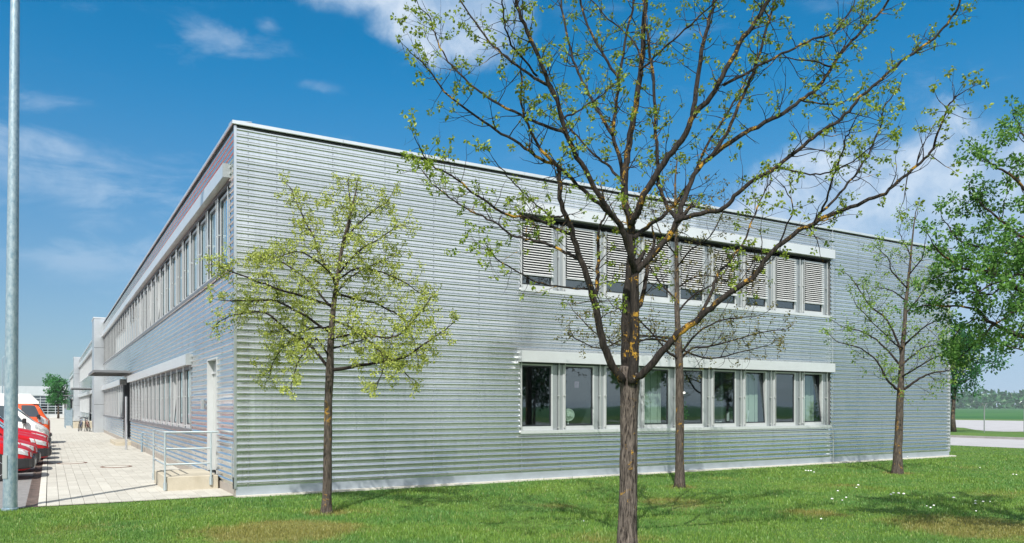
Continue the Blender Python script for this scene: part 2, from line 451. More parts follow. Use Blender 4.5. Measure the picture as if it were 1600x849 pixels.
def bark_fn(a, b, lichen, scale=1.0, amount=.55):
    def fn(g):
        p = pos(g)
        n = g.noise(stretch(g, p, (1, 1, .14)), 42*scale, 7, .72, .6)
        n2 = g.noise(p, 5, 5, .7, .4); n3 = g.noise(p, 70, 3, .6)
        c = g.mix(g.rng(n, .40, .68), a, b)
        lm = g.rng(g.m('ADD', n2, g.m('MULTIPLY', g.m('SUBTRACT', n3, .5), .25)), amount-.01, amount+.05, 0, lichen, True)
        z = g.n('ShaderNodeSeparateXYZ', ins={0: p}).outputs[2]
        c = g.mix(lm, c, g.mix(n3, (.36, .19, .02), (.50, .30, .05)))
        h = g.m('ADD', n, g.m('MULTIPLY', lm, .4))
        return pbsdf(g, c, .9, 0, bump=h, bs=.9, dist=.02, spec=.15)
    return fn
M['bark'] = mat('dark furrowed bark with lichen', bark_fn((.018, .014, .012), (.24, .20, .17), .9, 1.0, .62))
M['limb'] = mat('dark limb bark with lichen', bark_fn((.014, .012, .011), (.060, .050, .042), .9, 1.0, .585))
M['bark_warm'] = mat('warm brown bark with lichen', bark_fn((.034, .028, .023), (.155, .128, .105), .75, 1.2, .60))
M['twig'] = mat('dark twig bark', bark_fn((.016, .013, .011), (.05, .04, .032), .5, 1.0, .62))

# ------------------------------------------------------------------ ground, roads, lawn (setting)
def sheet(name, m, x0, x1, y0, y1, z, kind='structure', nx=1, ny=1):
    vs = []; fs = []
    for j in range(ny+1):
        for i in range(nx+1): vs.append((x0+(x1-x0)*i/nx, y0+(y1-y0)*j/ny, z))
    for j in range(ny):
        for i in range(nx):
            a = j*(nx+1)+i; fs.append((a, a+1, a+nx+2, a+nx+1))
    b = MB(); b.add(vs, fs)
    o = b.build(name, m); o['kind'] = kind; return o
sheet('ground', M['field'], -2500, 2500, -2500, 2500, -.06)
sheet('lawn', M['lawn'], -60, 110, -90, 60, 0.0)
sheet('parking_area', M['sett'], -40, -3.52, .18, 112, .006)
# light paving along the entrance side
pv = sheet('pavement', M['joint'], -3.20, -.001, .18, 150, .010)
PW, PL = .2, .4
pm = MB(); pm.bbox(.003, PW-.003, .003, PL-.003, 0, .022, .003); pme = pm.mesh('paver', M['paver'])
far = MB(); cnt = 0
rows = int(42/PL)
for j in range(rows):
    for i in range(16):
        x = -3.20+i*PW; y = .18+j*PL+(PL/2 if i % 2 else 0)
        dz = random.uniform(-.002, .002)
        if cnt < 296:
            if j == 0 and i % 2:                                  # half paver closes the staggered edge
                far.box(x+.003, x+PW-.003, .183, .18+PL/2-.003, .012, .030+dz)
            link('paver', pme, None, pv, (x, y, .010+dz)); cnt += 1
        else:
            far.box(x+.003, x+PW-.003, y+.003, y+PL-.003, .012, .030+dz)
far.build('paver', M['paver_i'], pv, kind='stuff')
sh = MB(); sh.box(-3.20, -.002, .18+rows*PL+.2, 150, .012, .029); sh.build('pavement', M['paver_i'], None)['kind'] = 'structure'
kb = sheet('kerb', M['joint'], -3.335, -3.203, .18, 60, .012)
km = MB(); km.bbox(0, .122, .003, .197, 0, .024, .004); kme = km.mesh('kerb_stone', M['edging'])
for j in range(120): link('kerb_stone', kme, None, kb, (-3.331, .18+j*.2, .012+random.uniform(-.003, .003)))
g0 = MB(); g0.prism([(-3.52, .004), (-3.336, .004), (-3.336, .022), (-3.40, .008), (-3.46, .008), (-3.52, .020)], 'y', .18, 60); g0.build('gutter', M['gutter'])['kind'] = 'structure'
# roads beyond the building
sheet('road', M['road'], 32.4, 41.4, -80, 160, .006)
rk = MB(); rk.box(41.4, 41.75, -80, 160, -.02, .12); rk.build('road_kerb', M['roadkerb'])['kind'] = 'structure'
ap = MB()
apts = [(56, 12.5), (54.6, 13.6), (55.0, 15.0), (57.5, 17.2), (62, 20.5), (64, 24), (61, 30), (58, 60), (99, 60), (99, -60), (53.5, -60), (53.5, 6), (54, 10)]
ap.add([(x, y, .008) for x, y in apts], [tuple(range(len(apts)))[::-1]])
ap.build('apron', M['road'])['kind'] = 'structure'
# pale edging strip along the plinth
es = MB()
for k in range(25): es.box(k*.985+.002, k*.985+.978, -.17-random.uniform(0, .015), -.012, -.05, .034+random.uniform(-.005, .005))
es.build('edging_strip', M['edging'])['kind'] = 'structure'

def lawn_ok(x, y):
    a = (x > -.05) & (x < 24.6) & (y > -.12)
    b = (x <= -.05) & (y > .14)
    c = (x > 32.1)
    return ~(a | b | c)
def make_grass(n=560000):
    lt = RNG.uniform(math.log(6.5), math.log(46), n); t = np.exp(lt)
    k = RNG.uniform(-.78, .80, n)
    x = CAM.x+t*(FWD.x+RIGHT.x*k); y = CAM.y+t*(FWD.y+RIGHT.y*k)
    ok = lawn_ok(x, y) & ~((x > -.3) & (x < 24.6) & (y > -.21) & (RNG.random(n) > .05)); x, y, t = x[ok], y[ok], t[ok]; n = len(x)
    f = np.sin(x*1.7+1.3*np.sin(y*1.1))*np.sin(y*1.9+.9*np.sin(x*.8))      # taller and shorter patches
    tall = 1+.45*f
    edge = np.where((y > -.55), .6, 1.0)
    h = RNG.uniform(.024, .060, n)*tall*edge; h = np.where(RNG.random(n) < .010, h*2.2, h)
    w = RNG.uniform(.0024, .0042, n)*np.clip(t/10, .9, 3.2)
    a = RNG.uniform(0, 2*math.pi, n); lean = RNG.uniform(.1, .75, n)*h; b = RNG.uniform(0, 2*math.pi, n)
    lx, ly = np.cos(b)*lean, np.sin(b)*lean; cx, cy = np.cos(a)*w, np.sin(a)*w
    V = np.zeros((n, 5, 3), np.float32)
    V[:, 0] = np.stack([x-cx, y-cy, np.full(n, -.005)], 1); V[:, 1] = np.stack([x+cx, y+cy, np.full(n, -.005)], 1)
    mx, my = x+lx*.3, y+ly*.3
    V[:, 2] = np.stack([mx-cx*.8, my-cy*.8, h*.6], 1); V[:, 3] = np.stack([mx+cx*.8, my+cy*.8, h*.6], 1)
    V[:, 4] = np.stack([x+lx, y+ly, h*(1-.15*lean/h)], 1)
    base = (np.arange(n)*5)[:, None, None]
    Fc = (np.array([[0, 1, 2], [1, 3, 2], [2, 3, 4]])[None]+base).reshape(-1, 3)
    me = mesh_np('grass', V.reshape(-1, 3), Fc); me.materials.append(M['grass'])
    o = link('grass', me); tag(o, 'short mown green lawn grass with dry yellow patches', 'grass', kind='stuff')
make_grass()

# ------------------------------------------------------------------ the corrugated building
PITCH, D = .127, .028
Z0 = .19
def zk(k): return Z0+k*PITCH
PROF = [(.01, 0), (.03, 0), (.375, 0), (.39, 0), (.41, .015), (.435, .08), (.465, .34), (.495, .74), (.52, .95), (.545, 1.0), (.56, 1.0), (.665, 1.0), (.68, 1.0), (.72, .97), (.77, .84), (.85, .50), (.93, .17), (.97, .04)]
def corr(axis, u0, u1, k0, k1, off=0.0, flip=False):
    """corrugated sheet with horizontal ribs, k0..k1 periods high"""
    prof = []
    for k in range(k0, k1):
        for z, d in ([(1-a, b) for a, b in PROF[::-1]] if flip else PROF): prof.append((zk(k)+z*PITCH, d*D))
    prof.append((zk(k1), 0))
    n = len(prof); V = []; Fs = []
    us = [u0, u1]
    for u in us:
        for z, d in prof:
            V.append((u, -(d+off), z) if axis == 'x' else (-(d+off), u, z))
    for i in range(n-1):
        q = (i, n+i, n+i+1, i+1)
        Fs.append(q if axis == 'x' else q[::-1])
    # back skin gives the cut rib ends something behind them
    return mesh_np('cladding_sheet', V, np.array(Fs), smooth=True)
KB = [0, 8, 16, 23, 29, 35, 43, 51, 56]
SILL1, TOP1, SILL2, TOP2 = zk(8), zk(23)-.27, zk(35), zk(51)-.27
HW = TOP1-SILL1
BAY = 1.266
FX0, FX1 = 6.56, 6.56+9*BAY
LEN = 24.48

bld = empty('office_building', (0, 0, 0), 0, 'long two storey office building clad in silver corrugated metal, nearest to the lawn', 'building')

def clad(axis, u0, u1, kk, parent=bld, jit=.003, flip=False):
    for a, b in zip(kk[:-1], kk[1:]):
        me = corr(axis, u0, u1, a, b, random.uniform(0, jit), flip); me.materials.append(M['clad'])
        link('cladding_sheet', me, None, parent)
low, sl, mid, su, up = [0, 8], [8, 16, 23], [23, 29, 35], [35, 43, 51], [51, 56]
for a, b in ((.015, 6.50), (6.50, 12.25), (12.25, 18.02), (18.02, LEN)):
    for kk in (low, mid, up): clad('x', a, b, kk)
for kk in (sl, su):
    clad('x', .015, FX0-.012, kk); clad('x', FX1+.012, 18.02, kk); clad('x', 18.02, LEN, kk)
for kk in zip(KB[:-1], KB[1:]):                                   # lapped strip along the corner
    me = corr('x', .014, .36, kk[0], kk[1], .005); me.materials.append(M['clad']); link('cladding_sheet', me, None, bld)

DOOR0, DOOR1, DZ0, DZ1 = 1.86, 3.02, .32, 2.86
REC0, REC1 = 23.02, 27.0
LU0 = .52; NU = 33; LL0 = 5.48; NL1 = 14; NL2 = 12
WEND = 42.9
joints = [.015, 5.45, 11.2, 17.0, REC0, REC1, 33.2, WEND]
# lower bands, broken by the door and by the recessed entrance
kd = 21                                                            # sheets above the door start at this rib
for a, b in zip(joints[:-1], joints[1:]):
    if a == REC0: continue
    if a == .015:
        clad('y', .015, DOOR0-.03, [0, 8, 16, 21]); clad('y', DOOR1+.03, 5.45, [0, 8, 16, 21]); clad('y', .015, 5.45, [21, 23])
        continue
    clad('y', a, b, low)
for a, b in zip(joints[:-1], joints[1:]):
    clad('y', a, b, mid); clad('y', a, b, up, flip=True)      # parapet sheets are hung the other way up
clad('y', .015, LU0-.012, su)

# screws in every valley, about 1.15 m apart
scr = MB()
def screw(axis, u, z):
    r = .009
    if axis == 'x': scr.box(u-r, u+r, -.014, .0, z-r, z+r)
    else: scr.box(-.014, 0, u-r, u+r, z-r, z+r)
def in_F(u, k): return FX0-.1 < u < FX1+.05 and (8 <= k < 23 or 35 <= k < 51)
def in_L(u, k):
    if 35 <= k < 51 and u > LU0-.05: return True
    if 8 <= k < 23 and u > LL0-.05: return True
    if k < 23 and REC0-.1 < u < REC1+.1: return True
    return k < 23 and DOOR0-.1 < u < DOOR1+.1
u = .24; us = [.24]
while us[-1] < 24.2: us.append(us[-1]+(.56 if len(us) == 1 else 1.16))
for u in us:
    for k in range(56):
        if not in_F(u, k): screw('x', min(u, LEN-.1), zk(k)+.24*PITCH)
u = .25
while u < WEND:
    for k in range(56):
        if not in_L(u, k): screw('y', u, zk(k)+.24*PITCH)
    u += 1.16
scr.build('screw', M['screw'], bld, kind='stuff')

# inner core of the building
core = MB()
core.box(.16, LEN-.05, .16, 16, 7.18, 7.24)                        # roof deck
core.box(.10, 16, 15.98, WEND, 7.18, 7.24)
core.build('roof', M['panelgrey'], bld)
iw = MB()
iw.box(4.6, LEN-.06, 4.6, 4.7, .02, 7.17)
iw.box(4.6, 4.7, 4.71, WEND, .02, 7.17)
for x in (9.0, 13.4, 18.6): iw.box(x, x+.1, .18, 4.59, .25, 7.17)
for y in (5.0, 12, 18, 23.0, 27.1, 35): iw.box(.70 if y in (23.0, 27.1) else .18, 4.59, y, y+.1, .25, 7.17)
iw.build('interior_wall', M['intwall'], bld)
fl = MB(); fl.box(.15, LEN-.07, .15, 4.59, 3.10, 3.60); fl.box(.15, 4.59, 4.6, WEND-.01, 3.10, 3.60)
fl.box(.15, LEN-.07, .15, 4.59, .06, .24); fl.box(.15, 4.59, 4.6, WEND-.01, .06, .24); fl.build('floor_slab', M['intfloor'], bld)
# backing wall behind the sheets so that nothing shines through
bk = MB()
def backing_x(x0, x1, z0, z1): bk.box(x0, x1, .004, .13, z0, z1)
def backing_y(y0, y1, z0, z1): bk.box(.004, .13, y0, y1, z0, z1)
backing_x(.14, LEN, .02, SILL1-.02); backing_x(.14, FX0-.02, SILL1-.02, 3.10); backing_x(FX1+.02, LEN, SILL1-.02, 3.10)
backing_x(FX0-.02, FX1+.02, TOP1, 3.10); backing_x(.14, LEN, 3.10, SILL2-.02); backing_x(.14, FX0-.02, SILL2-.02, 6.66); backing_x(FX1+.02, LEN, SILL2-.02, 6.66)
backing_x(FX0-.02, FX1+.02, TOP2, 6.66); backing_x(.14, LEN, 6.66, 7.30)
backing_y(.004, DOOR0, .02, 3.10); backing_y(DOOR1, LL0-.02, .02, 3.10); backing_y(DOOR0, DOOR1, DZ1, 3.10)
backing_y(LL0-.02, REC0, .02, SILL1-.02); backing_y(REC1, WEND, .02, SILL1-.02)
backing_y(LL0-.02, REC0, TOP1, 3.10); backing_y(REC1, WEND, TOP1, 3.10)
backing_y(.004, WEND, 3.10, SILL2-.02); backing_y(.004, LU0-.02, SILL2-.02, 6.66); backing_y(LU0-.02, WEND, TOP2, 6.66); backing_y(.004, WEND, 6.66, 7.30)
bk.box(LEN-.12, LEN-.004, .14, 16, .02, 7.28)                      # far end wall
bk.build('backing_wall', M['panelgrey'], bld)

# plinth, corner, coping
pl = MB(); pl.box(.004, LEN-.01, -.012, .003, -.05, Z0+.004)
pl.build('plinth_sheet', M['plinthsheet'], bld)
pl = MB(); pl.box(-.010, .003, -.012, DOOR0-.02, -.05, Z0+.006); pl.box(-.010, .003, 3.62, REC0-.01, -.05, Z0+.006); pl.box(-.010, .003, REC1+.01, WEND, -.05, Z0+.006)
pl.build('plinth', M['plinth'], bld)
ct = MB(); ct.prism([(-.036, -.036), (.012, -.036), (.012, -.030), (-.030, -.030), (-.030, .014), (-.036, .014)], 'z', Z0-.02, 7.31)
ct.build('corner_trim', M['trim'], bld)
ct = MB(); ct.box(-.055, -.041, -.030, .012, Z0-.03, Z0+.20); ct.build('corner_foot', M['dark'], bld)
ct = MB(); ct.box(LEN-.02, LEN+.012, -.040, .10, .17, 7.31); ct.build('corner_trim', M['trim'], bld)
for k in range(11):                                                # coping in lengths with open joints
    a = -.075+k*2.24; b = min(a+2.234, LEN+.05)
    c = MB(); c.prism([(-.075, 7.335), (-.060, 7.325), (-.060, 7.385), (.30, 7.42), (.30, 7.43), (-.075, 7.40)], 'x', max(a, -.06) if k else -.075, b)
    c.build('coping', M['coping'], bld)
for k in range(19):
    a = -.058+k*2.26; b = min(a+2.254, WEND)
    c = MB(); c.prism([(-.075, 7.345), (-.075, 7.40), (.30, 7.43), (.30, 7.42), (-.060, 7.385), (-.060, 7.335)], 'y', a, b)
    c.build('coping', M['coping'], bld)
m = MB(); m.box(.0, LEN, -.006, .12, 7.303, 7.372); m.box(-.006, .12, .13, WEND, 7.303, 7.372); m.build('coping_shade_strip', M['dark'], bld)  # dark strip standing for the shadow line under the coping
wire = MB()
wire.tube([(18.02, -.05, 7.38), (18.02, -.052, 6.9), (18.02, -.05, .75)], .008, 6); wire.tube([(18.05, -.055, .95), (18.05, -.055, .02)], .015, 6)
wire.build('lightning_conductor', M['trim'], bld)
wire = MB(); wire.tube([(-.062, .02, 1.05), (-.064, .02, .34)], .011, 6)
wire.build('lightning_conductor', M['trim'], bld)

# window bay, local x along the wall, -y outwards, z up from the sill
def bay_meshes():
    f = MB()
    f.box(0, .055, .028, .12, .0, HW)                              # left stile
    f.box(.915, .96, .028, .12, .0, HW)
    f.box(.055, .915, .030, .12, .0, .095); f.box(.055, .915, .030, .12, HW-.06, HW)
    fm = f.mesh('window', M['frame'])
    f = MB(); f.box(.962, 1.10, .048, .12, 0, HW); f.box(1.102, 1.123, .085, .12, 0, HW); f.box(1.125, BAY-.001, .048, .12, 0, HW); mm = f.mesh('mullion_panel', M['mullion'])
    s = MB()
    x0, x1, z0, z1, w = .055, .915, .095, HW-.06, .035
    s.box(x0, x0+w, .046, .09, z0, z1); s.box(x1-w, x1, .046, .09, z0, z1); s.box(x0+w, x1-w, .046, .09, z0, z0+w); s.box(x0+w, x1-w, .046, .09, z1-w, z1)
    sm = s.mesh('sash', M['dark'])
    p = MB(); p.add([(x0+w, .058, z0+w), (x1-w, .058, z0+w), (x1-w, .058, z1-w), (x0+w, .058, z1-w)], [(0, 1, 2, 3)])
    pm_ = p.mesh('pane', M['glass'])
    r = MB(); r.tube([(0, 0, -.03), (0, 0, HW+.01)], .011, 6)
    for z in (.06, HW*.52): r.box(-.018, .018, -.004, .05, z-.014, z+.014)
    rm = r.mesh('guide_rail', M['rail'])
    return fm, sm, pm_, rm, mm
FM, SM, PM, RM, MM = bay_meshes()
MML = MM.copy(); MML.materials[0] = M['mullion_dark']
slm = MB(); slm.prism([(-.030, -.0235), (-.012, -.0035), (.010, .010), (.031, .0175), (.031, .019), (.010, .0115), (-.012, -.002), (-.030, -.022)], 'x', .085, .945)
SLM = slm.mesh('blind_slat', M['slat'])
brm = MB(); brm.box(.08, .95, -.03, .03, -.014, .010); BRM = brm.mesh('blind_rail', M['frame'])

def bay(parent, loc, rz, tilt=0.0, blind=0, many=False):
    w = link('window', FM, None, parent, loc, rz)
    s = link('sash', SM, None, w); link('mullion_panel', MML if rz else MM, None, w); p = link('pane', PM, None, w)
    if tilt:
        for o in (s, p):
            o.location = (0, .046, .095); o.rotation_euler = (-tilt, 0, 0)
            o.matrix_parent_inverse = Matrix.Translation((0, 0, 0))
            o.location = Vector((0, .046, .095))-Matrix.Rotation(-tilt, 3, 'X') @ Vector((0, .046, .095))
    link('guide_rail', RM, None, w, (.030, -.022, 0)); link('guide_rail', RM, None, w, (1.112, -.022, 0))
    if blind:
        n = blind
        if many:
            for k in range(n): link('blind_slat', SLM, None, w, (0, .000, HW-.05-k*.0605))
            link('blind_rail', BRM, None, w, (0, .000, HW-.05-n*.0605+.02))
        else:
            b = MB()
            for k in range(n):
                z = HW-.05-k*.0605
                b.prism([(-.034, z-.013), (.0, z+.003), (.034, z+.013), (.034, z+.0145), (0, z+.0045), (-.034, z-.0115)], 'x', .085, .945)
            b.build('blind_slat', M['slat'], w, kind='stuff')
    return w
FW1 = []; 
tilts = {0: .0, 6: .07, 8: .10}
for i in range(9):
    w = bay(bld, (FX0+i*BAY, 0, SILL1), 0, tilt=tilts.get(i, 0)); FW1.append(w)
    if i in (3, 6, 8):
        c = MB()
        for q in range(7): c.box(.06+q*.125, .06+q*.125+.118, .34+.012*(q % 2), .346+.012*(q % 2), .05, HW-.02)
        c.build('fabric_blind', M['curtain'], w)
slats = [21, 21, 20, 19, 20, 21, 21, 21, 21]
for i in range(9):
    w = bay(bld, (FX0+i*BAY, 0, SILL2), 0, blind=slats[i], many=True)
def strip(axis, a, b, zs, zt):
    """sill, head box, jamb closers and painted shade strip for one window strip"""
    def bx(m, u0, u1, d0, d1, z0, z1):
        if axis == 'x': m.box(u0, u1, -d1, -d0, z0, z1)
        else: m.box(-d1, -d0, u0, u1, z0, z1)
    m = MB(); bx(m, a-.02, b+.02, -.10, .055, zs-.042, zs-.002); bx(m, a-.02, b+.02, .045, .058, zs-.075, zs-.043); m.build('window_sill', M['white'] if axis == 'x' else M['shadegrey'], bld)  # entrance-side sills take a darker grey, underside shade put into the colour
    m = MB(); bx(m, a, b, -.026, .02, zt-(.09 if axis == 'y' else .025), zt+.008); m.build('box_shade_strip', M['dark'], bld)  # dark strip painting the shadow below the head box
    m = MB(); bx(m, a-.045, b+.045, .004, .155, zt+.012, zt+.285); m.build('blind_box', M['white'], bld)
    for u0, u1 in ((a-.06, a-.046), (b+.046, b+.06)):
        m = MB(); bx(m, u0, u1, .004, .160, zt+.010, zt+.287); m.build('box_end_cap', M['panelgrey'], bld)
    for u0, u1 in ((a-.012, a-.002), (b+.002, b+.012)):
        m = MB(); bx(m, u0, u1, -.03, -.001 if axis == 'x' else .010, zs, zt+.008); m.build('jamb_trim', M['shadegrey'], bld)
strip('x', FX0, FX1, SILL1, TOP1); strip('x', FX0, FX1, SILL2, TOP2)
# entrance side: rows of the same bays turned to face -X
for i in range(NU):
    bl = 0
    if i in (16, 17, 20, 21, 22, 23, 24): bl = 11
    elif i > 24: bl = 25
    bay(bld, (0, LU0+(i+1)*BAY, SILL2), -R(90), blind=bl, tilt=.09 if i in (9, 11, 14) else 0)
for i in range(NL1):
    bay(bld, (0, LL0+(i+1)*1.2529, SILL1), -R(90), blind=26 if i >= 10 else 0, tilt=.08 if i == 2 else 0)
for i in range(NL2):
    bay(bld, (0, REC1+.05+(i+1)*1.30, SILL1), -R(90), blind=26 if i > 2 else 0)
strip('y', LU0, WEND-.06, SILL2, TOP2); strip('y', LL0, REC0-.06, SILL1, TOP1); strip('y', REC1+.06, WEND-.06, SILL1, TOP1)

# side door in its recess
d = empty('door', (0, 0, 0), parent=bld)
m = MB(); m.box(.10, .14, DOOR0+.04, DOOR1-.04, DZ0+.01, DZ1-.34); m.build('door_leaf', M['door'], d)
m = MB(); m.box(.105, .14, DOOR0+.04, DOOR1-.04, DZ1-.31, DZ1-.04); m.build('transom_panel', M['panelgrey'], d)
m = MB(); m.box(-.036, .15, DOOR0, DOOR0+.035, DZ0, DZ1); m.box(-.036, .15, DOOR1-.035, DOOR1, DZ0, DZ1); m.box(-.036, .15, DOOR0+.036, DOOR1-.036, DZ1-.035, DZ1)
m.box(.06, .15, DOOR0+.036, DOOR1-.036, DZ1-.335, DZ1-.315); m.build('door_frame', M['frame'], d)
m = MB(); m.tube([(.10, DOOR0+.12, 1.36), (.04, DOOR0+.12, 1.36), (.04, DOOR0+.26, 1.36)], .011, 6); m.build('handle', M['trim'], d)
m = MB(); m.bbox(-.10, -.034, 3.36, 3.52, 1.72, 1.95, .008); m.build('doorbell_box', M['panelgrey'], bld)

# recessed main entrance
m = MB(); m.box(.0, .62, REC0-.04, REC0-.005, .2, 3.10); m.box(.03, .62, REC1+.005, REC1+.04, .2, 3.10); m.box(.0, .64, REC0, REC1, 3.06, 3.10); m.build('entrance_reveal', M['dark'], bld)
m = MB(); m.box(.60, .64, REC0+.02, REC0+.10, .2, 3.05); m.box(.60, .64, REC1-.10, REC1-.02, .2, 3.05); m.box(.60, .64, 24.7, 24.78, .2, 3.05); m.box(.60, .64, REC0+.11, REC1-.11, 2.4, 2.46)
ed = m.build('entrance_door', M['frame'], bld)
m = MB(); m.add([(.62, REC0+.1, .2), (.62, REC1-.1, .2), (.62, REC1-.1, 3.05), (.62, REC0+.1, 3.05)], [(3, 2, 1, 0)]); m.build('pane', M['glass'], ed)
m = MB(); m.bbox(-.62, .60, 22.9, 26.7, 0.0, .19, .01); m.build('entrance_step', M['concrete'], bld)
def canopy(y0, y1, z, parent):
    c = empty('entrance_canopy', (0, 0, 0), parent=parent)
    m = MB(); m.box(-1.45, -.04, y0, y1, z, z+.02)
    m.build('canopy_panel', M['dark'], c)
    m = MB(); m.box(-1.52, -.04, y0-.06, y0-.003, z-.04, z+.06); m.box(-1.52, -.04, y1+.003, y1+.06, z-.04, z+.06); m.box(-1.52, -1.453, y0, y1, z-.04, z+.05)
    for k in range(5): m.box(-1.45, -.04, y0+.4+k*(y1-y0-.8)/4-.03, y0+.4+k*(y1-y0-.8)/4+.03, z-.06, z-.003)
    m.build('canopy_frame', M['shadegrey'], c)
canopy(22.7, 27.3, 3.32, bld)
m = MB(); m.tube([(-.10, 17.0, .02), (-.10, 17.0, .75), (-.03, 17.0, .78)], .035, 8); m.build('drain_pipe', M['galv'], bld)

# landing with handrail in front of the side door
ld = empty('landing', (-.55, 2.6, 0), 0, 'pale concrete landing with grey handrail at the side door by the corner', 'landing')
def to(o, p): o.location = Vector(o.location)-Vector(p); return o
LP = (-.55, 2.6, 0)
m = MB(); m.bbox(-1.08, -.045, 1.56, 3.60, .02, .32, .012); to(m.build('block', M['concrete'], ld), LP)
rl = empty('handrail', (0, 0, 0), parent=ld)
for px_, py_, z_ in ((-1.10, 1.535, .05), (-1.10, 3.58, .10), (-.20, 1.535, .12)):
    m = MB(); m.tube([(px_, py_, z_), (px_, py_, 1.235)], .021, 10); m.box(px_-.03, px_+.03, py_-.005, py_+.03, z_, z_+.16); to(m.build('post', M['railing'], rl, smooth=True, angle=40), LP)
for z_, e in ((1.245, -.05), (.90, -.20), (.58, -.20)):
    m = MB(); m.tube([(-1.10, 3.6, z_), (-1.10, 1.535, z_), (e, 1.535, z_)], .019 if z_ < 1.2 else .022, 10); to(m.build('rail', M['railing'], rl, smooth=True, angle=40), LP)

# ------------------------------------------------------------------ towers and farther wings
def tower(y0, y1, label):
    t = empty('stair_tower', (-.3, y0, 0), 0, label, 'tower', 'stair towers between the wings')
    m = MB(); m.box(-.30, 3.6, 0, y1-y0, -.05, 7.66); m.build('wall', M['trim'], t)
    m = MB(); m.box(-.34, 3.65, -.04, y1-y0+.04, 7.665, 7.74); m.build('coping', M['coping'], t)
    m = MB()
    for z in (1.9, 3.8, 5.7): m.box(-.305, 3.5, -.006, -.001, z, z+.02)
    m.build('panel_joint', M['dark'], t)
tower(42.95, 45.6, 'pale smooth metal stair tower at the far end of the nearest wing')
tower(92.0, 94.8, 'smaller looking far stair tower beyond the second wing')
def far_wing(y0, y1, rec, label):
    b = empty('office_wing', (0, y0, 0), 0, label, 'building', 'farther wings of the office building')
    L = y1-y0
    def cl(u0, u1, k0, k1):
        me = corr('y', u0, u1, k0, k1); me.materials.append(M['clad']); link('cladding_sheet', me, None, b)
    r0, r1 = rec-y0, rec-y0+4
    cl(0, r0, 0, 8); cl(r1, L, 0, 8); cl(0, L, 23, 35); cl(0, L, 51, 56)
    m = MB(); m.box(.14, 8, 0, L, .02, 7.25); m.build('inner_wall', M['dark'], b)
    m = MB()
    for zs, zt in ((SILL1, TOP1), (SILL2, TOP2)):
        m.box(-.155, .10, .02, L-.02, zt+.012, zt+.285); m.box(-.055, .10, .02, L-.02, zs-.04, zs)
    m.build('blind_box', M['white'], b)
    m = MB(); gl = MB()
    for row, (zs, zt) in enumerate(((SILL1, TOP1), (SILL2, TOP2))):
        u = .1
        while u < L-1.2:
            if not (row == 0 and r0-1.2 < u < r1):
                m.box(.03, .12, u, u+.06, zs, zt); m.box(.03, .12, u+.9, u+1.25, zs, zt); m.box(-.03, -.01, u+1.05, u+1.08, zs, zt)
                gl.box(.10, .11, u+.06, u+.9, zs, zt)
            u += BAY
    m.build('window', M['frame'], b, kind='stuff'); gl.build('pane', M['glass'], b, kind='stuff')
    m = MB(); m.box(-.075, .3, 0, L, 7.30, 7.40); m.build('coping', M['coping'], b)
    m = MB(); m.box(-.01, .0, 0, L, -.05, Z0); m.build('plinth', M['plinth'], b)
    canopy(r0-.2, r1+.3, 3.32, b)
far_wing(45.65, 91.95, 61.0, 'second silver wing of the office building beyond the first tower')
far_wing(94.85, 141, 112.0, 'third and most distant silver wing of the office building')
# landing and panel railing of the second wing
l2 = empty('landing', (-.8, 57, 0), 0, 'distant pale landing with grey sheet railing beside the parked bicycles', 'landing')
m = MB(); m.bbox(-.75, .75, -1.6, 2.4, .02, .55, .02); m.build('block', M['concrete'], l2)
m = MB()
for y in (-1.6, 2.3): m.tube([(-1.25, y, 0), (-1.25, y, 1.62)], .03, 8); m.tube([(-.78, y, 0), (-.78, y, 1.62)], .03, 8)
m.build('post', M['galv'], l2)
m = MB(); m.box(-1.25, -.78, -1.63, -1.60, .25, 1.5); m.box(-.79, -.76, -1.5, 2.2, .62, 1.55); m.build('railing_panel', M['galv'], l2)
# slim post before the entrance
sp = empty('post', (-.48, 19.15, 0), 0, 'slim pale metal post standing on the paving before the entrance', 'post')
m = MB(); m.tube([(0, 0, 0), (0, 0, 2.18)], .045, 10); m.build('shaft', M['trim'], sp, smooth=True, angle=40)
m = MB(); m.lathe((0, 0, 2.181), (0, 0, 1), [(0, .047), (.02, .045), (.035, .02)], 10); m.build('cap', M['dark'], sp)

# manhole covers
for x, y, lab in ((-2.55, 11.7, 'round manhole cover with rusty ring nearer the parked vans'), (-1.48, 9.4, 'round manhole cover with rusty ring nearer the building wall')):
    h = empty('manhole_cover', (x, y, .03), 0, lab, 'manhole cover')
    m = MB(); n = 28
    for r0, r1, z in ((.345, .42, .010),):
        vs = []; 
        for i in range(n):
            a = 2*math.pi*i/n
            for r, zz in ((r1, -.02), (r1, z), (r0, z), (r0, -.02)): vs.append((r*math.cos(a), r*math.sin(a), zz))
        fs = [(i*4+j, ((i+1) % n)*4+j, ((i+1) % n)*4+j+1, i*4+j+1) for i in range(n) for j in range(3)]
        m.add(vs, fs)
    m.build('ring', M['rustring'], h)
    m = MB(); m.lathe((0, 0, -.02), (0, 0, 1), [(0, .34), (.026, .34), (.028, .33)], 28); m.build('lid', M['edging'], h)

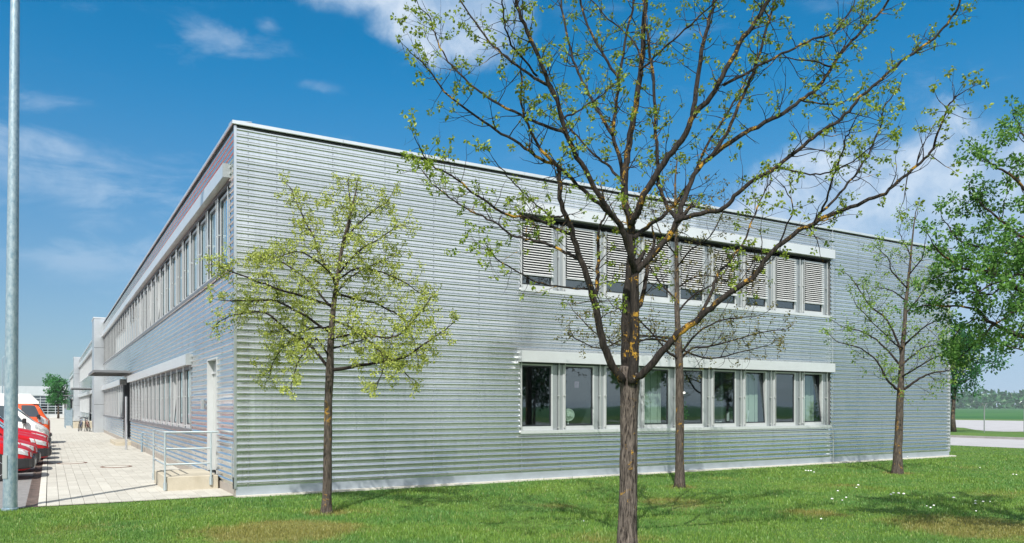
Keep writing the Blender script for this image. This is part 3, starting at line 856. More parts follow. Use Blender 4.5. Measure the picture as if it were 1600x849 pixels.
# ------------------------------------------------------------------ lamp posts
def lamp_post(x, y, h, r0, r1, lean, label):
    l = empty('lamp_post', (x, y, 0), 0, label, 'lamp post')
    m = MB()
    pts = [(lean[0]*k/12, lean[1]*k/12, h*k/12) for k in range(13)]
    m.tube(pts, [r0+(r1-r0)*k/12 for k in range(13)], 24); m.build('pole', M['galv'], l, smooth=True, angle=40)
    m = MB(); m.lathe((0, 0, 0), (0, 0, 1), [(-.05, r0+.02), (.03, r0+.02), (.04, r0+.004)], 20); m.build('collar', M['galv'], l, smooth=True, angle=40)
    m = MB(); a = math.atan2(CAM.y-y, CAM.x-x)-.75
    m.box(r0*.90, r0+.004, -.045, .045, .55, .95); m.build('access_hatch', M['panelgrey'], l, rz=a)
    m = MB(); m.tube([(lean[0], lean[1], h), (lean[0]+.15, lean[1], h+.25), (lean[0]+.9, lean[1], h+.35)], .04, 8)
    m.build('arm', M['galv'], l)
    m = MB(); m.bbox(lean[0]+.75, lean[0]+1.4, lean[1]-.14, lean[1]+.14, h+.28, h+.42, .03); m.build('lamp_head', M['panelgrey'], l)
lamp_post(-3.74, .0, 10.5, .112, .062, (.09, -.03), 'tall galvanised lamp post at the edge of the lawn, cut by the left frame')
p_ = at(4, 640, 96)
lamp_post(p_.x, p_.y, 7.7, .09, .05, (0, 0), 'thin distant lamp post before the garage hall')

# ------------------------------------------------------------------ vehicles
def make_vehicle(name, st, paint, length, glass, wheels, label, cat, group=None, bumper=M['black'], bz=(.28, .54), lamps=True, roof=None):
    """st: stations (x back from the nose, z bottom, z belt, z top, half width, half width at top)"""
    root = empty(name, (0, 0, 0), 0, label, cat, group)
    xs = [s[0] for s in st]
    def sec(x):
        i = 0
        while i < len(st)-2 and x > st[i+1][0]: i += 1
        a, b = st[i], st[i+1]; f = min(max((x-a[0])/(b[0]-a[0]), 0), 1)
        return [a[j]+(b[j]-a[j])*f for j in range(1, 6)]
    def loop(x):
        zb, ze, zt, w, wt = sec(x)
        return [(w*.90, zb), (w*.985, zb+(ze-zb)*.30), (w, zb+(ze-zb)*.7), (w*.985, ze), (wt+(w*.985-wt)*.42, ze+(zt-ze)*.55), (wt, zt-(zt-ze)*.12-.015), (wt*.82, zt-.012), (wt*.45, zt), (0, zt+.004)]
    def pt(x, v, side, off=0.0):
        l = loop(x); k = min(int(v), len(l)-2); f = v-k
        y = l[k][0]+(l[k+1][0]-l[k][0])*f; z = l[k][1]+(l[k+1][1]-l[k][1])*f
        return Vector((-x, side*y, z))
    def patch(x0, x1, v0, v1, side, off=.008, n=4, slant=0.0, slant1=0.0):
        vs = []; fs = []
        for i in range(n+1):
            for j in range(n+1):
                v = v0+(v1-v0)*j/n
                f = i/n; xa = x0+slant*j/n; xb = x1+slant1*j/n; x = xa+(xb-xa)*f
                p = pt(x, v, side); e = 1e-3
                du = pt(x+e, v, side)-pt(x-e, v, side); dv = pt(x, min(v+e, 7.999), side)-pt(x, v-e, side)
                nn = du.cross(dv); nn = nn.normalized() if nn.length > 1e-12 else Vector((0, side, 0))
                if nn.dot(p-Vector((-length*.5, 0, .8))) < 0: nn = -nn
                vs.append(p+nn*off)
        for i in range(n):
            for j in range(n):
                a = i*(n+1)+j; fs.append((a, a+1, a+n+2, a+n+1))
        return vs, fs
    m = MB(); allx = sorted(set(xs+[length*k/22 for k in range(23)]+[.02, .05, .12])); N = 17
    vs = []
    for x in allx:
        l = loop(x); full = [(y, z) for y, z in l]+[(-y, z) for y, z in l[-2::-1]]
        vs += [(-x, y, z) for y, z in full]
    fs = []
    for i in range(len(allx)-1):
        for j in range(N-1): fs.append((i*N+j, (i+1)*N+j, (i+1)*N+j+1, i*N+j+1))
        fs.append((i*N+N-1, (i+1)*N+N-1, (i+1)*N, i*N))
    fs.append(tuple(range(N))); fs.append(tuple(range((len(allx)-1)*N, len(allx)*N))[::-1])
    m.add(vs, fs); m.build('body', paint, root, smooth=True, angle=38)
    w0, w1 = glass['ws']
    m = MB()
    for s in (1, -1): m.add(*patch(w0, w1, 5.25, 8, s, .008, 5))
    m.build('windscreen', M['carglass'], root, smooth=True)
    for (a, b, sl, sl1) in glass['side']:
        for s in (1, -1):
            m = MB(); m.add(*patch(a, b, 3.25, 4.9, s, .008, 3, sl, sl1)); m.build('side_window', M['carglass'], root)
    # front bumper wraps round the nose
    m = MB(); out = []
    for x in (.75, .5, .3, .15, .05, .0):
        zb, ze, zt, w, wt = sec(x); out.append((-x, w*1.0+.025))
    out.append((.045, out[-1][1]*.86)); out.append((.075, 0))
    full = out+[(x, -y) for x, y in out[-2::-1]]
    zz = [bz[0], bz[0]+.03, bz[1]-.03, bz[1]]; oo = [-.03, 0, 0, -.03]
    vs = []; n = len(full)
    for z, o in zip(zz, oo):
        vs += [(x+o*(1 if x > -.1 else .0), y+(o if y > 0 else -o)*(abs(y) > .2), z) for x, y in full]
    fs = [(k*n+i, k*n+i+1, (k+1)*n+i+1, (k+1)*n+i) for k in range(3) for i in range(n-1)]
    fs.append(tuple(range(3*n, 4*n))); fs.append(tuple(range(n))[::-1])
    m.add(vs, fs); m.build('bumper', bumper, root)
    if lamps:
        for s in (1, -1):
            m = MB(); m.add(*patch(.012, .34, 2.3, 3.5, s, .012, 4, .02, .06)); m.build('headlight', M['lamp'], root, smooth=True)
            m = MB(); m.add(*patch(.37, .47, 2.5, 3.4, s, .012, 3, .05, .06)); m.build('indicator', M['lamp'], root, smooth=True)
    for s in (1, -1):
        w = sec(w0+.25)[3]; z = sec(w0+.25)[1]
        m = MB(); m.bbox(-w0-.36, -w0-.22, min(s*(w+.03), s*(w+.2)), max(s*(w+.03), s*(w+.2)), z+.02, z+.22, .03); m.tube([(-w0-.3, s*(w-.04), z+.06), (-w0-.3, s*(w+.06), z+.08)], .02, 6)
        m.build('wing_mirror', M['black'], root)
        m = MB(); x0 = glass['side'][0][0]
        dw = sec(x0+.8)[3]+.003
        for x in (x0+.02, x0+1.02): m.box(-x-.006, -x+.006, min(s*dw, s*(dw-.02)), max(s*dw, s*(dw-.02)), .42, sec(x0+.8)[1]-.02)
        m.build('door_gap', M['black'], root)
        m = MB(); m.box(-x0-.95, -x0-.78, min(s*dw, s*(dw+.025)), max(s*dw, s*(dw+.025)), sec(x0+.8)[1]-.14, sec(x0+.8)[1]-.10); m.build('door_handle', M['black'], root)
    for x in wheels['x']:
        r = wheels['r']
        for s in (1, -1):
            w = sec(x)[3]
            m = MB(); n = 20; vs = [(-x+(r+.07)*math.cos(math.pi*i/n), s*(w+.006), max(r+(r+.07)*math.sin(math.pi*i/n), .0)) for i in range(n+1)]
            vs2 = [(a, s*(w-.25), c) for a, b, c in vs]
            k = len(vs); m.add(vs+vs2, [tuple(range(k))]+[(i, i+1, k+i+1, k+i) for i in range(k-1)]); m.build('wheel_arch', M['black'], root)
            wh = empty('wheel', (-x, s*(w-.10), r), parent=root)
            m = MB(); m.lathe((0, 0, 0), (0, s, 0), [(-.09, r*.8), (-.08, r*.98), (-.04, r), (.07, r), (.11, r*.97), (.125, r*.82), (.12, r*.64)], 22); m.build('tyre', M['tyre'], wh, smooth=True, angle=50)
            m = MB(); m.lathe((0, 0, 0), (0, s, 0), [(.05, r*.62), (.118, r*.63), (.128, r*.58), (.10, r*.5), (.118, r*.2), (.125, r*.05)], 18); m.build('rim', M['rim'], wh, smooth=True, angle=40)
    m = MB(); m.box(-.02, .082, -.26, .26, (bz[0]+bz[1])/2-.05, (bz[0]+bz[1])/2+.06); m.build('number_plate', M['carwhite'], root)
    if roof:
        z0, z1, x0, x1, w = roof; m = MB(); vs = []
        prof = [(x0, z0, w), (x0+.02, z0+.10, w), (x0+.35, z1, w*.93), (x1-.2, z1+.02, w*.93), (x1, z1-.1, w*.95), (x1, z0, w)]
        for x, z, ww in prof: vs += [(-x, -ww, min(z, z1-.08)), (-x, -ww*.93, z), (-x, ww*.93, z), (-x, ww, min(z, z1-.08)), (-x, ww, z0), (-x, -ww, z0)]
        fs = [(i*6+j, i*6+(j+1) % 6, (i+1)*6+(j+1) % 6, (i+1)*6+j) for i in range(5) for j in range(6)]
        m.add(vs, fs); m.build('high_roof', M['carwhite'], root, smooth=True, angle=30)
    return root
van_st = [(0, .30, .60, .66, .52, .40), (.05, .27, .66, .73, .66, .52), (.16, .24, .72, .79, .74, .60), (.42, .23, .80, .88, .80, .68), (1.0, .22, .92, 1.02, .83, .72),
          (1.12, .22, .94, 1.10, .83, .70), (1.72, .22, .98, 1.66, .835, .63), (2.05, .22, .98, 1.76, .835, .66), (3.9, .24, .97, 1.78, .83, .70), (4.05, .28, .95, 1.70, .80, .66)]
van_glass = {'ws': (1.08, 1.70), 'side': [(1.36, 2.05, .42, .0), (2.15, 2.9, .0, .0)]}
wh = {'x': (.72, 3.25), 'r': .30}
labs = ['red small van nearest the lamp post, front with clear headlights', 'second red small van from the lawn, between two other red vans', 'third red van, its nose farthest over the gutter',
        'fourth red van with its bonnet just behind the protruding one', 'fifth red van, next to the white van']
front = make_vehicle('parked_van', van_st, M['red'], 4.05, van_glass, wh, labs[0], 'van', 'red vans parked side by side')
front.location = (-3.52, 6.9, 0)
for i, (x, y) in enumerate(((-3.44, 9.3), (-3.16, 12.0), (-3.22, 14.6), (-3.18, 17.4))):
    c = copy_tree(front); c.location = (x, y, 0); c.rotation_euler = (0, 0, random.uniform(-.015, .015)); c['label'] = labs[i+1]
wv = make_vehicle('parked_van', [(0, .32, .70, .78, .56, .44), (.06, .28, .78, .88, .74, .60), (.2, .25, .90, 1.0, .86, .72), (.46, .25, 1.06, 1.16, .90, .78), (.56, .25, 1.08, 1.24, .90, .76), (1.2, .25, 1.14, 1.84, .91, .70), (1.5, .25, 1.14, 1.95, .91, .74), (4.5, .28, 1.12, 1.95, .90, .78), (4.7, .3, 1.1, 1.85, .87, .74)],
                  M['carwhite'], 4.7, {'ws': (.54, 1.18), 'side': [(.85, 1.7, .40, 0)]}, {'x': (.8, 3.7), 'r': .32}, 'white van with dark windscreen parked after the red vans', 'van')
wv.location = (-3.16, 20.6, 0)
c = copy_tree(front); c.location = (-3.25, 23.6, 0); c['label'] = 'red van between the white van and the orange camper'
cv = make_vehicle('camper_van', [(0, .34, 1.02, 1.10, .66, .56), (.04, .30, 1.06, 1.16, .82, .70), (.10, .28, 1.10, 1.22, .88, .76), (.16, .28, 1.14, 1.30, .91, .78), (.48, .28, 1.20, 1.92, .92, .72), (.80, .28, 1.20, 1.97, .92, .76), (4.4, .3, 1.18, 1.97, .92, .78), (4.55, .32, 1.15, 1.9, .90, .74)],
                  M['orange'], 4.55, {'ws': (.17, .47), 'side': [(.42, 1.15, .2, 0), (1.4, 2.5, 0, 0)]}, {'x': (.85, 3.3), 'r': .32}, 'orange camper van with white high roof, last in the row', 'camper van', roof=(1.90, 2.36, .44, 4.5, .80), bz=(.34, .52))
cv.location = (-3.12, 27.4, 0)

for i in range(30):
    c = copy_tree(front); c.location = (-8.6, 33+2.5*i, 0) if i < 16 else (-14.6, 36+2.6*(i-16), 0); c['label'] = 'red van in the farther rows down the yard'; c['group'] = 'red vans in the farther rows'
# ------------------------------------------------------------------ bicycles by the second wing
def bicycle(loc, rz, paint, label, lean=.12):
    b = empty('bicycle', loc, rz, label, 'bicycle', 'bicycles leaning by the far tower'); b.rotation_euler = (lean, 0, rz)
    for x in (-.52, .52):
        w = empty('wheel', (x, 0, .34), parent=b)
        m = MB(); m.ring((0, 0, 0), (0, 1, 0), .325, .02, 24, 6); m.build('tyre', M['tyre'], w, smooth=True)
        m = MB()
        for k in range(8):
            a = math.pi*k/8; m.tube([(-.31*math.cos(a), 0, -.31*math.sin(a)), (.31*math.cos(a), 0, .31*math.sin(a))], .003, 4)
        m.build('spokes', M['black'], w)
    m = MB(); A, B, C, S, H = (-.52, 0, .34), (-.08, 0, .30), (.42, 0, .86), (-.22, 0, .82), (.39, 0, .74)
    for p, q, r in ((A, B, .011), (B, S, .015), (A, S, .010), (S, H, .015), (B, H, .018), (C, (.52, 0, .34), .013), (H, C, .018)): m.tube([p, q], r, 6)
    m.build('frame', paint, b)
    m = MB(); m.bbox(-.38, -.12, -.07, .07, .90, .96, .03); m.tube([S, (-.24, 0, .91)], .012, 6); m.build('saddle', M['black'], b)
    m = MB(); m.tube([(.30, -.28, .98), (.42, -.2, 1.0), (.41, 0, .96), (.42, .2, 1.0), (.30, .28, .98)], .012, 6); m.tube([C, (.41, 0, .96)], .012, 6); m.build('handlebar', M['black'], b)
    m = MB(); m.lathe((-.08, -.06, .30), (0, 1, 0), [(0, .09), (.008, .09)], 14); m.tube([(-.08, -.1, .30), (-.0, -.1, .16)], .01, 5); m.box(-.04, .06, -.18, -.09, .15, .17); m.build('crank', M['black'], b)
    m = MB(); m.box(-.80, -.42, -.06, .06, .72, .735); m.tube([(-.78, 0, .72), (-.52, .05, .36)], .006, 5); m.build('luggage_rack', M['black'], b)
bicycle((-1.30, 46.9, .03), R(80), M['blueframe'], 'dark blue bicycle, leftmost of the bicycles by the tower', .1)
bicycle((-.80, 46.0, .03), R(97), M['redframe'], 'dark red bicycle parked closest to the stair tower', -.12)
bicycle((-1.02, 46.4, .03), R(88), M['black'], 'black bicycle parked between a blue and a red bicycle', .06)

# ------------------------------------------------------------------ garage hall at the end of the yard
hall = empty('garage_hall', (-30, 124, 0), 0, 'low white garage hall with glazed sectional doors across the yard', 'building')
m = MB(); m.box(-40, 29.2, .4, 20, -.05, 4.75); m.build('wall', M['white'], hall)
m = MB(); m.box(-40.1, 29.3, -.06, .39, 3.42, 4.85); m.build('fascia', M['hallgrey'], hall)
m = MB(); m.box(-40, 29.2, .1, .39, -.05, .55); m.build('base_wall', M['white'], hall)
DWD = 4.1
dmf = MB()
for k in range(5): dmf.box(k*(DWD-.1)/4-.04, k*(DWD-.1)/4+.04, -.03, .05, 0, 2.86)
for k in range(8): dmf.box(0, DWD-.1, -.035, .045, k*.405, k*.405+.07)
DM = dmf.mesh('sectional_door', M['hallgrey'])
pmm = MB(); pmm.add([(.04, .02, .07), ((DWD-.1)/4-.04, .02, .07), ((DWD-.1)/4-.04, .02, .405), (.04, .02, .405)], [(0, 1, 2, 3)]); PP = pmm.mesh('pane', M['carglass'])
dk = MB(); dk.box(-39, 29, .385, .395, .5, 3.4); dk.build('dark_interior', M['dark'], hall)
for i in range(9):
    x = 29.0-(i+1)*(DWD+.25)
    d_ = link('sectional_door', DM, None, hall, (x, .12, .52))
    if x > -9:
        for a in range(4):
            for b in range(7): link('pane', PP, None, d_, (a*(DWD-.1)/4, 0, b*.405))
    m = MB(); m.box(x+DWD-.06, x+DWD+.11, .0, .38, .5, 3.41); m.build('pier', M['white'], hall)
m = MB(); m.tube([(12, 6, 4.7), (12, 6, 6.0)], .12, 8); m.build('vent_pipe', M['panelgrey'], hall)

# ------------------------------------------------------------------ trees
def catmull(pts, n=4):
    P = [Vector(p) for p in pts]; out = []
    for i in range(len(P)-1):
        a, b, c, d = P[max(i-1, 0)], P[i], P[i+1], P[min(i+2, len(P)-1)]
        for k in range(n):
            t = k/n
            out.append(.5*((2*b)+(c-a)*t+(2*a-5*b+4*c-d)*t*t+(3*b-a-3*c+d)*t**3))
    out.append(P[-1]); return out
class Leaves:
    def __init__(self): self.c = []; self.d = []; self.s = []
    def cluster(self, p, n, spread, size, droop=.3):
        for _ in range(n):
            v = Vector((random.gauss(0, 1), random.gauss(0, 1), random.gauss(0, 1)))
            if v.length < 1e-3: continue
            v.normalize()
            self.c.append(p+v*spread*random.uniform(.15, 1)); w = v+Vector((0, 0, -droop)); self.d.append(w.normalized()); self.s.append(size*random.uniform(.6, 1.35))
    def build(self, name, m, parent, origin):
        n = len(self.c)
        if not n: return
        c = np.array([tuple(x) for x in self.c])-np.array(tuple(origin)); d = np.array([tuple(x) for x in self.d]); s = np.array(self.s)[:, None]
        r = RNG.normal(size=(n, 3)); q = np.cross(d, r); q /= np.linalg.norm(q, axis=1)[:, None]+1e-9; nn = np.cross(d, q)
        V = np.zeros((n, 6, 3))
        V[:, 0] = c; V[:, 1] = c+d*s*.42+q*s*.36+nn*s*.10; V[:, 2] = c+d*s*.80+q*s*.22+nn*s*.06; V[:, 3] = c+d*s*1.05-nn*s*.05
        V[:, 4] = c+d*s*.80-q*s*.22+nn*s*.06; V[:, 5] = c+d*s*.42-q*s*.36+nn*s*.10
        b = (np.arange(n)*6)[:, None, None]
        Fc = (np.array([[0, 1, 2], [0, 2, 3], [0, 3, 4], [0, 4, 5]])[None]+b).reshape(-1, 3)
        me = mesh_np(name, V.reshape(-1, 3), Fc); me.materials.append(m)
        return link(name, me, None, parent, kind='stuff')

def unit():
    v = Vector((random.gauss(0, 1), random.gauss(0, 1), random.gauss(0, 1))); return v.normalized()
def twig(mb, lv, p, d, L, r, lvl, cfg):
    """a wandering twig with side twigs; leaf clusters sit at the tips"""
    n = 3 if lvl else 5
    pts = [p]; q = p.copy(); dd = d.normalized()
    for k in range(n):
        dd = (dd+unit()*cfg.get('wig', .28)+Vector((0, 0, cfg.get('up', .10)))).normalized()
        q = q+dd*(L/n); pts.append(q.copy())
    mb.tube(pts, [r*(1-.75*k/n) for k in range(n+1)], 4 if r > .006 else 3, cap=False)
    if random.random() < cfg['leaf']:
        lv.cluster(pts[-1], random.randint(*cfg['n']), cfg['spread'], cfg['size'], cfg.get('droop', .3))
    if lvl < cfg.get('depth', 2):
        k = max(1, int(L*cfg['sub']+random.random()))
        for _ in range(k):
            i = random.randint(1, n-1); f = random.random()
            pp = pts[i].lerp(pts[i+1], f); ax = (pts[i+1]-pts[i]).normalized()
            sd = (ax*.65+unit()*.8).normalized()
            twig(mb, lv, pp, sd, L*random.uniform(.25, .55), r*.55, lvl+1, cfg)
        if cfg.get('side', .3) > 0:
            for _ in range(int(L*cfg.get('side', .3)*10)):
                i = random.randint(1, n-1); pp = pts[i].lerp(pts[i+1], random.random())
                lv.cluster(pp+unit()*.02, max(2, cfg['n'][0]//2), cfg['spread']*.7, cfg['size'], cfg.get('droop', .3))

def limb_tree(name, label, t, base_px, trunk, limbs, cfg, leafmat, barkmat, limbmat, twig_from=.25, dens=1.0, group=None, lpx=None, endlen=.55):
    """trunk and limbs traced as (px, py, width px); each limb: (points, w0, w1, d0, d1) with depth offsets in metres"""
    base = at(base_px, HY+F_PX*CAM.z/t, t); base.z = 0
    root = empty(name, base, 0, label, 'tree', group)
    def rel(p): return p-base
    m = MB(); T = [rel(at(x, y, t)) for x, y, w in trunk]; T[0].z = min(T[0].z, -.08)
    TW = [w for x, y, w in trunk]
    pts = catmull(T, 4); rad = []
    for i in range(len(T)-1):
        for k in range(4): rad.append((TW[i]+(TW[i+1]-TW[i])*k/4)/2/F_PX*t)
    rad.append(TW[-1]/2/F_PX*t)
    rad[0] *= 1.55; rad[1] *= 1.22; rad[2] *= 1.08
    m.tube([p+unit()*rad[0]*.03 for p in pts], [r*random.uniform(.96, 1.04) for r in rad], 14); m.build('trunk', barkmat, root, smooth=True)
    lv = Leaves(); m = MB(); N = len(pts)
    thin = rad[-1] < .05
    for _ in range(int(cfg['rate']*1.6)+4 if thin else 0):           # twigs on the upper stem
        f = .55+.43*random.random(); i = min(int(f*(N-1)), N-2)
        twig(m, lv, pts[i].lerp(pts[i+1], random.random()), (unit()+Vector((0, 0, .5))).normalized(), cfg['len']*random.uniform(.4, .9), max(min(rad[i]*.5, cfg.get('tr', .009)), .004), 0, cfg)
    if thin:
        twig(m, lv, pts[-1], Vector((0, 0, 1)), cfg['len']*.5, rad[-1], 0, cfg); m.build('twig', limbmat, root, smooth=True, kind='stuff')
    for L in limbs:
        pl_, w0, w1, d0, d1 = L[:5]; ld = L[5] if len(L) > 5 else 1.0
        n = len(pl_); P3 = []
        for i, (x, y) in enumerate(pl_):
            f = i/(n-1); P3.append(rel(at(x, y, t+d0+(d1-d0)*f**.8)))
        pts = catmull(P3, 4); N = len(pts)
        pts = [p+unit()*(.012 if 0 < i < N-1 else 0) for i, p in enumerate(pts)]
        rad = [max((w0+(w1-w0)*(i/(N-1))**.8)/2/F_PX*t, .004) for i in range(N)]
        m = MB(); m.tube(pts, rad, 8 if w0 > 5 else 6, cap=True)
        # side twigs
        seg = [(pts[i+1]-pts[i]).length for i in range(N-1)]; tot = sum(seg)
        cnt = int(tot*cfg['rate']*dens*ld+random.random())
        for _ in range(cnt):
            f = twig_from+(1-twig_from)*random.random()**.8; i = min(int(f*(N-1)), N-2)
            p = pts[i].lerp(pts[i+1], random.random()); ax = (pts[i+1]-pts[i]).normalized()
            sd = (ax*random.uniform(.2, .9)+unit()*.9).normalized()
            ln = cfg['len']*random.uniform(.45, 1.2)*(1-.35*f)
            twig(m, lv, p, sd, ln, min(max(rad[i]*.45, .004), cfg.get('tr', .009)), 0, cfg)
        twig(m, lv, pts[-1], (pts[-1]-pts[-2]).normalized(), endlen*cfg['len'], rad[-1], 0, dict(cfg, leaf=1.0))
        m.build('limb', limbmat, root, smooth=True)
    lv.build('foliage', leafmat, root, Vector((0, 0, 0)))
    return root, base

# the big bare tree in front
main_trunk = [(980, 866, 31), (981, 800, 29.5), (982, 720, 28), (983, 640, 27), (984, 600, 31), (983, 572, 30)]
main_limbs = [
 ([(988,600),(990,545),(991,481),(992,424)],17,13,-.10,-.12,.3),
 ([(992,428),(985,398),(972,360),(960,340),(942,317),(915,268),(889,222),(874,170),(853,118),(828,59),(811,20),(800,-30),(785,-90)],11,4,-.12,-1.3),
 ([(992,426),(1017,402),(1043,372),(1059,345)],11,9,-.12,-.2,.4),
 ([(1057,347),(1066,341),(1104,332),(1128,327),(1148,307),(1173,286),(1216,259),(1255,228),(1286,204),(1320,180),(1344,152),(1383,119),(1408,96),(1445,71),(1474,45),(1496,11),(1502,-20)],8,2.5,-.2,-1.0),
 ([(1058,345),(1043,324),(1031,297),(1027,255),(1025,211),(1022,140),(1013,72),(1006,-2),(998,-80)],7,3.5,-.2,.3),
 ([(1058,345),(1068,316),(1085,274),(1117,239),(1173,204),(1216,181),(1250,158),(1278,136),(1300,104),(1326,70),(1349,45),(1388,3),(1410,-40)],9,3.5,-.2,.7),
 ([(1108,247),(1134,212),(1150,175),(1165,141),(1179,107),(1193,62),(1204,25),(1216,-20)],6,3.5,-.05,.2),
 ([(979,590),(979,511),(981,451),(987,394),(985,345),(976,312),(977,264),(985,211),(996,151),(1002,102),(1006,45),(1010,-30),(1012,-110)],17,6,.10,.5,.6),
 ([(985,350),(996,332),(1006,305),(1036,256),(1066,218),(1083,180),(1111,152),(1134,110),(1162,59),(1187,25),(1206,-10),(1225,-60)],12,5,.15,-.5),
 ([(1082,180),(1090,128),(1100,64),(1111,22),(1122,-20),(1130,-80)],8,4,-.1,.4),
 ([(1131,133),(1173,110),(1221,85),(1261,65),(1303,51),(1320,31),(1334,8)],5,2,-.2,.4),
 ([(985,345),(975,300),(970,250),(957,211),(964,158),(966,124),(942,87),(919,41),(906,-5),(895,-60)],8,3,.15,1.1),
 ([(966,124),(974,83),(983,34),(993,-5),(1000,-60)],5,3,.6,.9),
 ([(975,290),(953,262),(927,241),(896,207),(885,190),(870,150)],5,2,.1,1.2),
 ([(957,211),(930,166),(911,128),(896,94),(881,30),(874,-30)],6,3,.4,1.6),
 ([(991,372),(1010,356),(1040,334),(1066,304),(1081,279),(1104,228),(1134,181),(1156,144),(1168,119)],8,2.5,.15,1.3),
 ([(972,595),(953,564),(940,530),(930,477),(921,443),(904,394),(889,349),(874,310),(875,271),(868,256),(850,239),(828,206),(815,160),(815,121)],14,2.5,-.1,-.8),
 ([(955,338),(930,313),(903,290),(875,262),(845,248),(811,225),(775,203),(737,175),(695,144),(672,113),(658,96)],7,1.8,-.25,-1.0,1.2),
 ([(884,209),(850,195),(814,181),(771,158),(743,138),(712,110),(692,82),(678,51),(670,25)],5,1.8,-.6,-.1,1.2),
 ([(856,133),(828,116),(800,96),(771,71),(743,37),(723,6),(705,-30)],5,2,-.8,-.2,1.1),
 ([(839,119),(811,85),(797,65),(788,37),(785,-5)],3.5,2,-.8,-1.5),
 ([(896,370),(856,350),(828,341),(794,336),(766,319),(729,293),(706,273),(675,259),(661,242)],5,1.8,-.4,-1.6,1.3),
 ([(904,405),(890,398),(862,384),(828,375),(800,367),(771,347),(737,330),(709,313),(681,293),(664,273)],5.5,1.8,-.4,.5,1.3),
 ([(879,338),(862,338),(845,327),(822,305),(800,282),(785,265)],3.2,1.6,-.5,-1.0),
 ([(930,462),(934,430),(934,390),(936,360),(945,340)],7,3,-.3,-.1,.5),
 ([(918,452),(878,449),(840,441),(800,420),(777,404),(766,389)],3,1.4,-.3,-1.4),
 ([(991,594),(1006,581),(1036,549),(1059,522),(1089,500),(1111,481),(1140,458),(1174,436),(1193,410),(1216,386),(1247,361),(1272,349),(1307,332),(1349,316),(1383,302),(1411,277),(1440,254),(1457,232),(1468,198),(1482,167),(1493,151)],13,2,-.1,-1.2),
 ([(1270,350),(1284,332),(1312,302),(1340,268),(1360,237),(1375,200),(1383,167),(1397,147)],4.5,1.6,-.7,-.3,1.3),
 ([(1284,331),(1298,291),(1310,254),(1321,220),(1330,200)],3.4,1.6,-.7,-1.3,1.3),
 ([(1089,500),(1111,458),(1119,432),(1137,412),(1162,378),(1176,344),(1193,304),(1204,285)],6,1.8,-.3,.7),
 ([(1216,260),(1250,270),(1283,272),(1309,263),(1338,249),(1358,232)],3,1.5,-.5,-1.3),
 ([(1216,386),(1230,352),(1238,321),(1221,288)],3,1.4,-.6,-.9),
 ([(991,490),(1002,470),(1010,428),(1013,405),(1022,380)],8,5,.0,.4,.3),
 ([(1300,104),(1270,96),(1225,90)],3.5,1.5,.4,.0),
 ([(1252,157),(1290,164),(1320,160),(1345,140)],3,1.4,.3,1.0),
 ([(878,185),(900,175),(925,160),(955,135)],3.5,1.5,-.8,-.2),
 ([(1000,111),(1030,82),(1060,55),(1100,20),(1120,0)],4,2,.35,-.4),
 ([(1003,95),(985,60),(950,30),(920,-5)],3.5,2,.35,1.2),
]
cfg_main = dict(leaf=.46, n=(9, 15), spread=.028, size=.033, sub=4.4, rate=8.2, len=.60, wig=.30, up=.08, droop=.45, side=.015, tr=.007)
root_main, bmain = limb_tree('tree', 'tall nearly bare tree with dark forked limbs, orange lichen and a white tag', 9.6, 980, main_trunk, main_limbs, cfg_main, M['leaf_bud'], M['bark'], M['limb'], .18, 1.0)
m = MB(); tg = at(991, 587, 9.6-.16)-bmain
fn = (-FWD)
m.lathe(tg, fn, [(0, .038), (.006, .038), (.008, .034)], 18); o = m.build('tree_tag', M['carwhite'], root_main)

young_trunk = [(510, 806, 17), (511, 760, 14), (512, 690, 13), (513, 630, 12), (515, 583, 13), (518, 511, 9), (525, 451, 7), (535, 385, 5), (548, 335, 3.5), (556, 300, 2.5)]
young_limbs = [
 ([(514,575),(482,537),(449,517),(416,490),(370,491),(340,505)],5.5,1.6,0,.5), ([(518,478),(475,464),(416,445),(363,425),(340,415)],4.5,1.4,0,-.7), ([(516,520),(470,490),(430,470),(395,470),(350,470)],4.5,1.4,0,-.2),
 ([(526,440),(500,400),(488,366),(466,325),(455,295)],4,1.4,0,.4), ([(516,580),(548,573),(594,567),(634,557),(673,531),(698,514)],6.5,1.5,0,-.3), ([(524,460),(560,468),(594,478),(634,504),(653,560)],4.5,1.4,0,.6),
 ([(528,430),(561,392),(594,372),(625,352)],4,1.4,0,-.6), ([(538,380),(548,339),(544,286)],3.5,1.4,0,.3), ([(540,370),(574,339),(607,313)],3.2,1.3,0,.5), ([(522,440),(560,420),(610,430),(660,460)],3.8,1.3,0,1.0),
 ([(514,560),(495,530),(470,560),(455,600)],3.5,1.2,0,-.9), ([(520,500),(560,520),(600,560),(590,600)],3.5,1.2,0,-1.1), ([(518,480),(470,430),(420,400),(400,405)],3.8,1.3,0,.9), ([(516,530),(560,520),(620,525),(670,470)],3.8,1.3,0,-1.2),
 ([(525,450),(510,420),(470,395),(440,400)],3.2,1.2,0,-1.0), ([(517,510),(470,520),(430,560),(420,590)],3.4,1.2,0,1.0), ([(522,470),(540,440),(590,410),(620,400)],3.2,1.2,0,1.1), ([(518,545),(540,540),(580,535),(640,590)],3.2,1.2,0,1.2)]
cfg_y = dict(leaf=.95, n=(8, 13), spread=.05, size=.032, sub=7.5, rate=15, len=.48, wig=.35, up=.04, droop=.35, side=.24, tr=.006)
limb_tree('tree', 'young tree with yellow green leaves beside the building corner', 13.0, 510, young_trunk, young_limbs, cfg_y, M['leaf_young'], M['bark_warm'], M['twig'], .15)

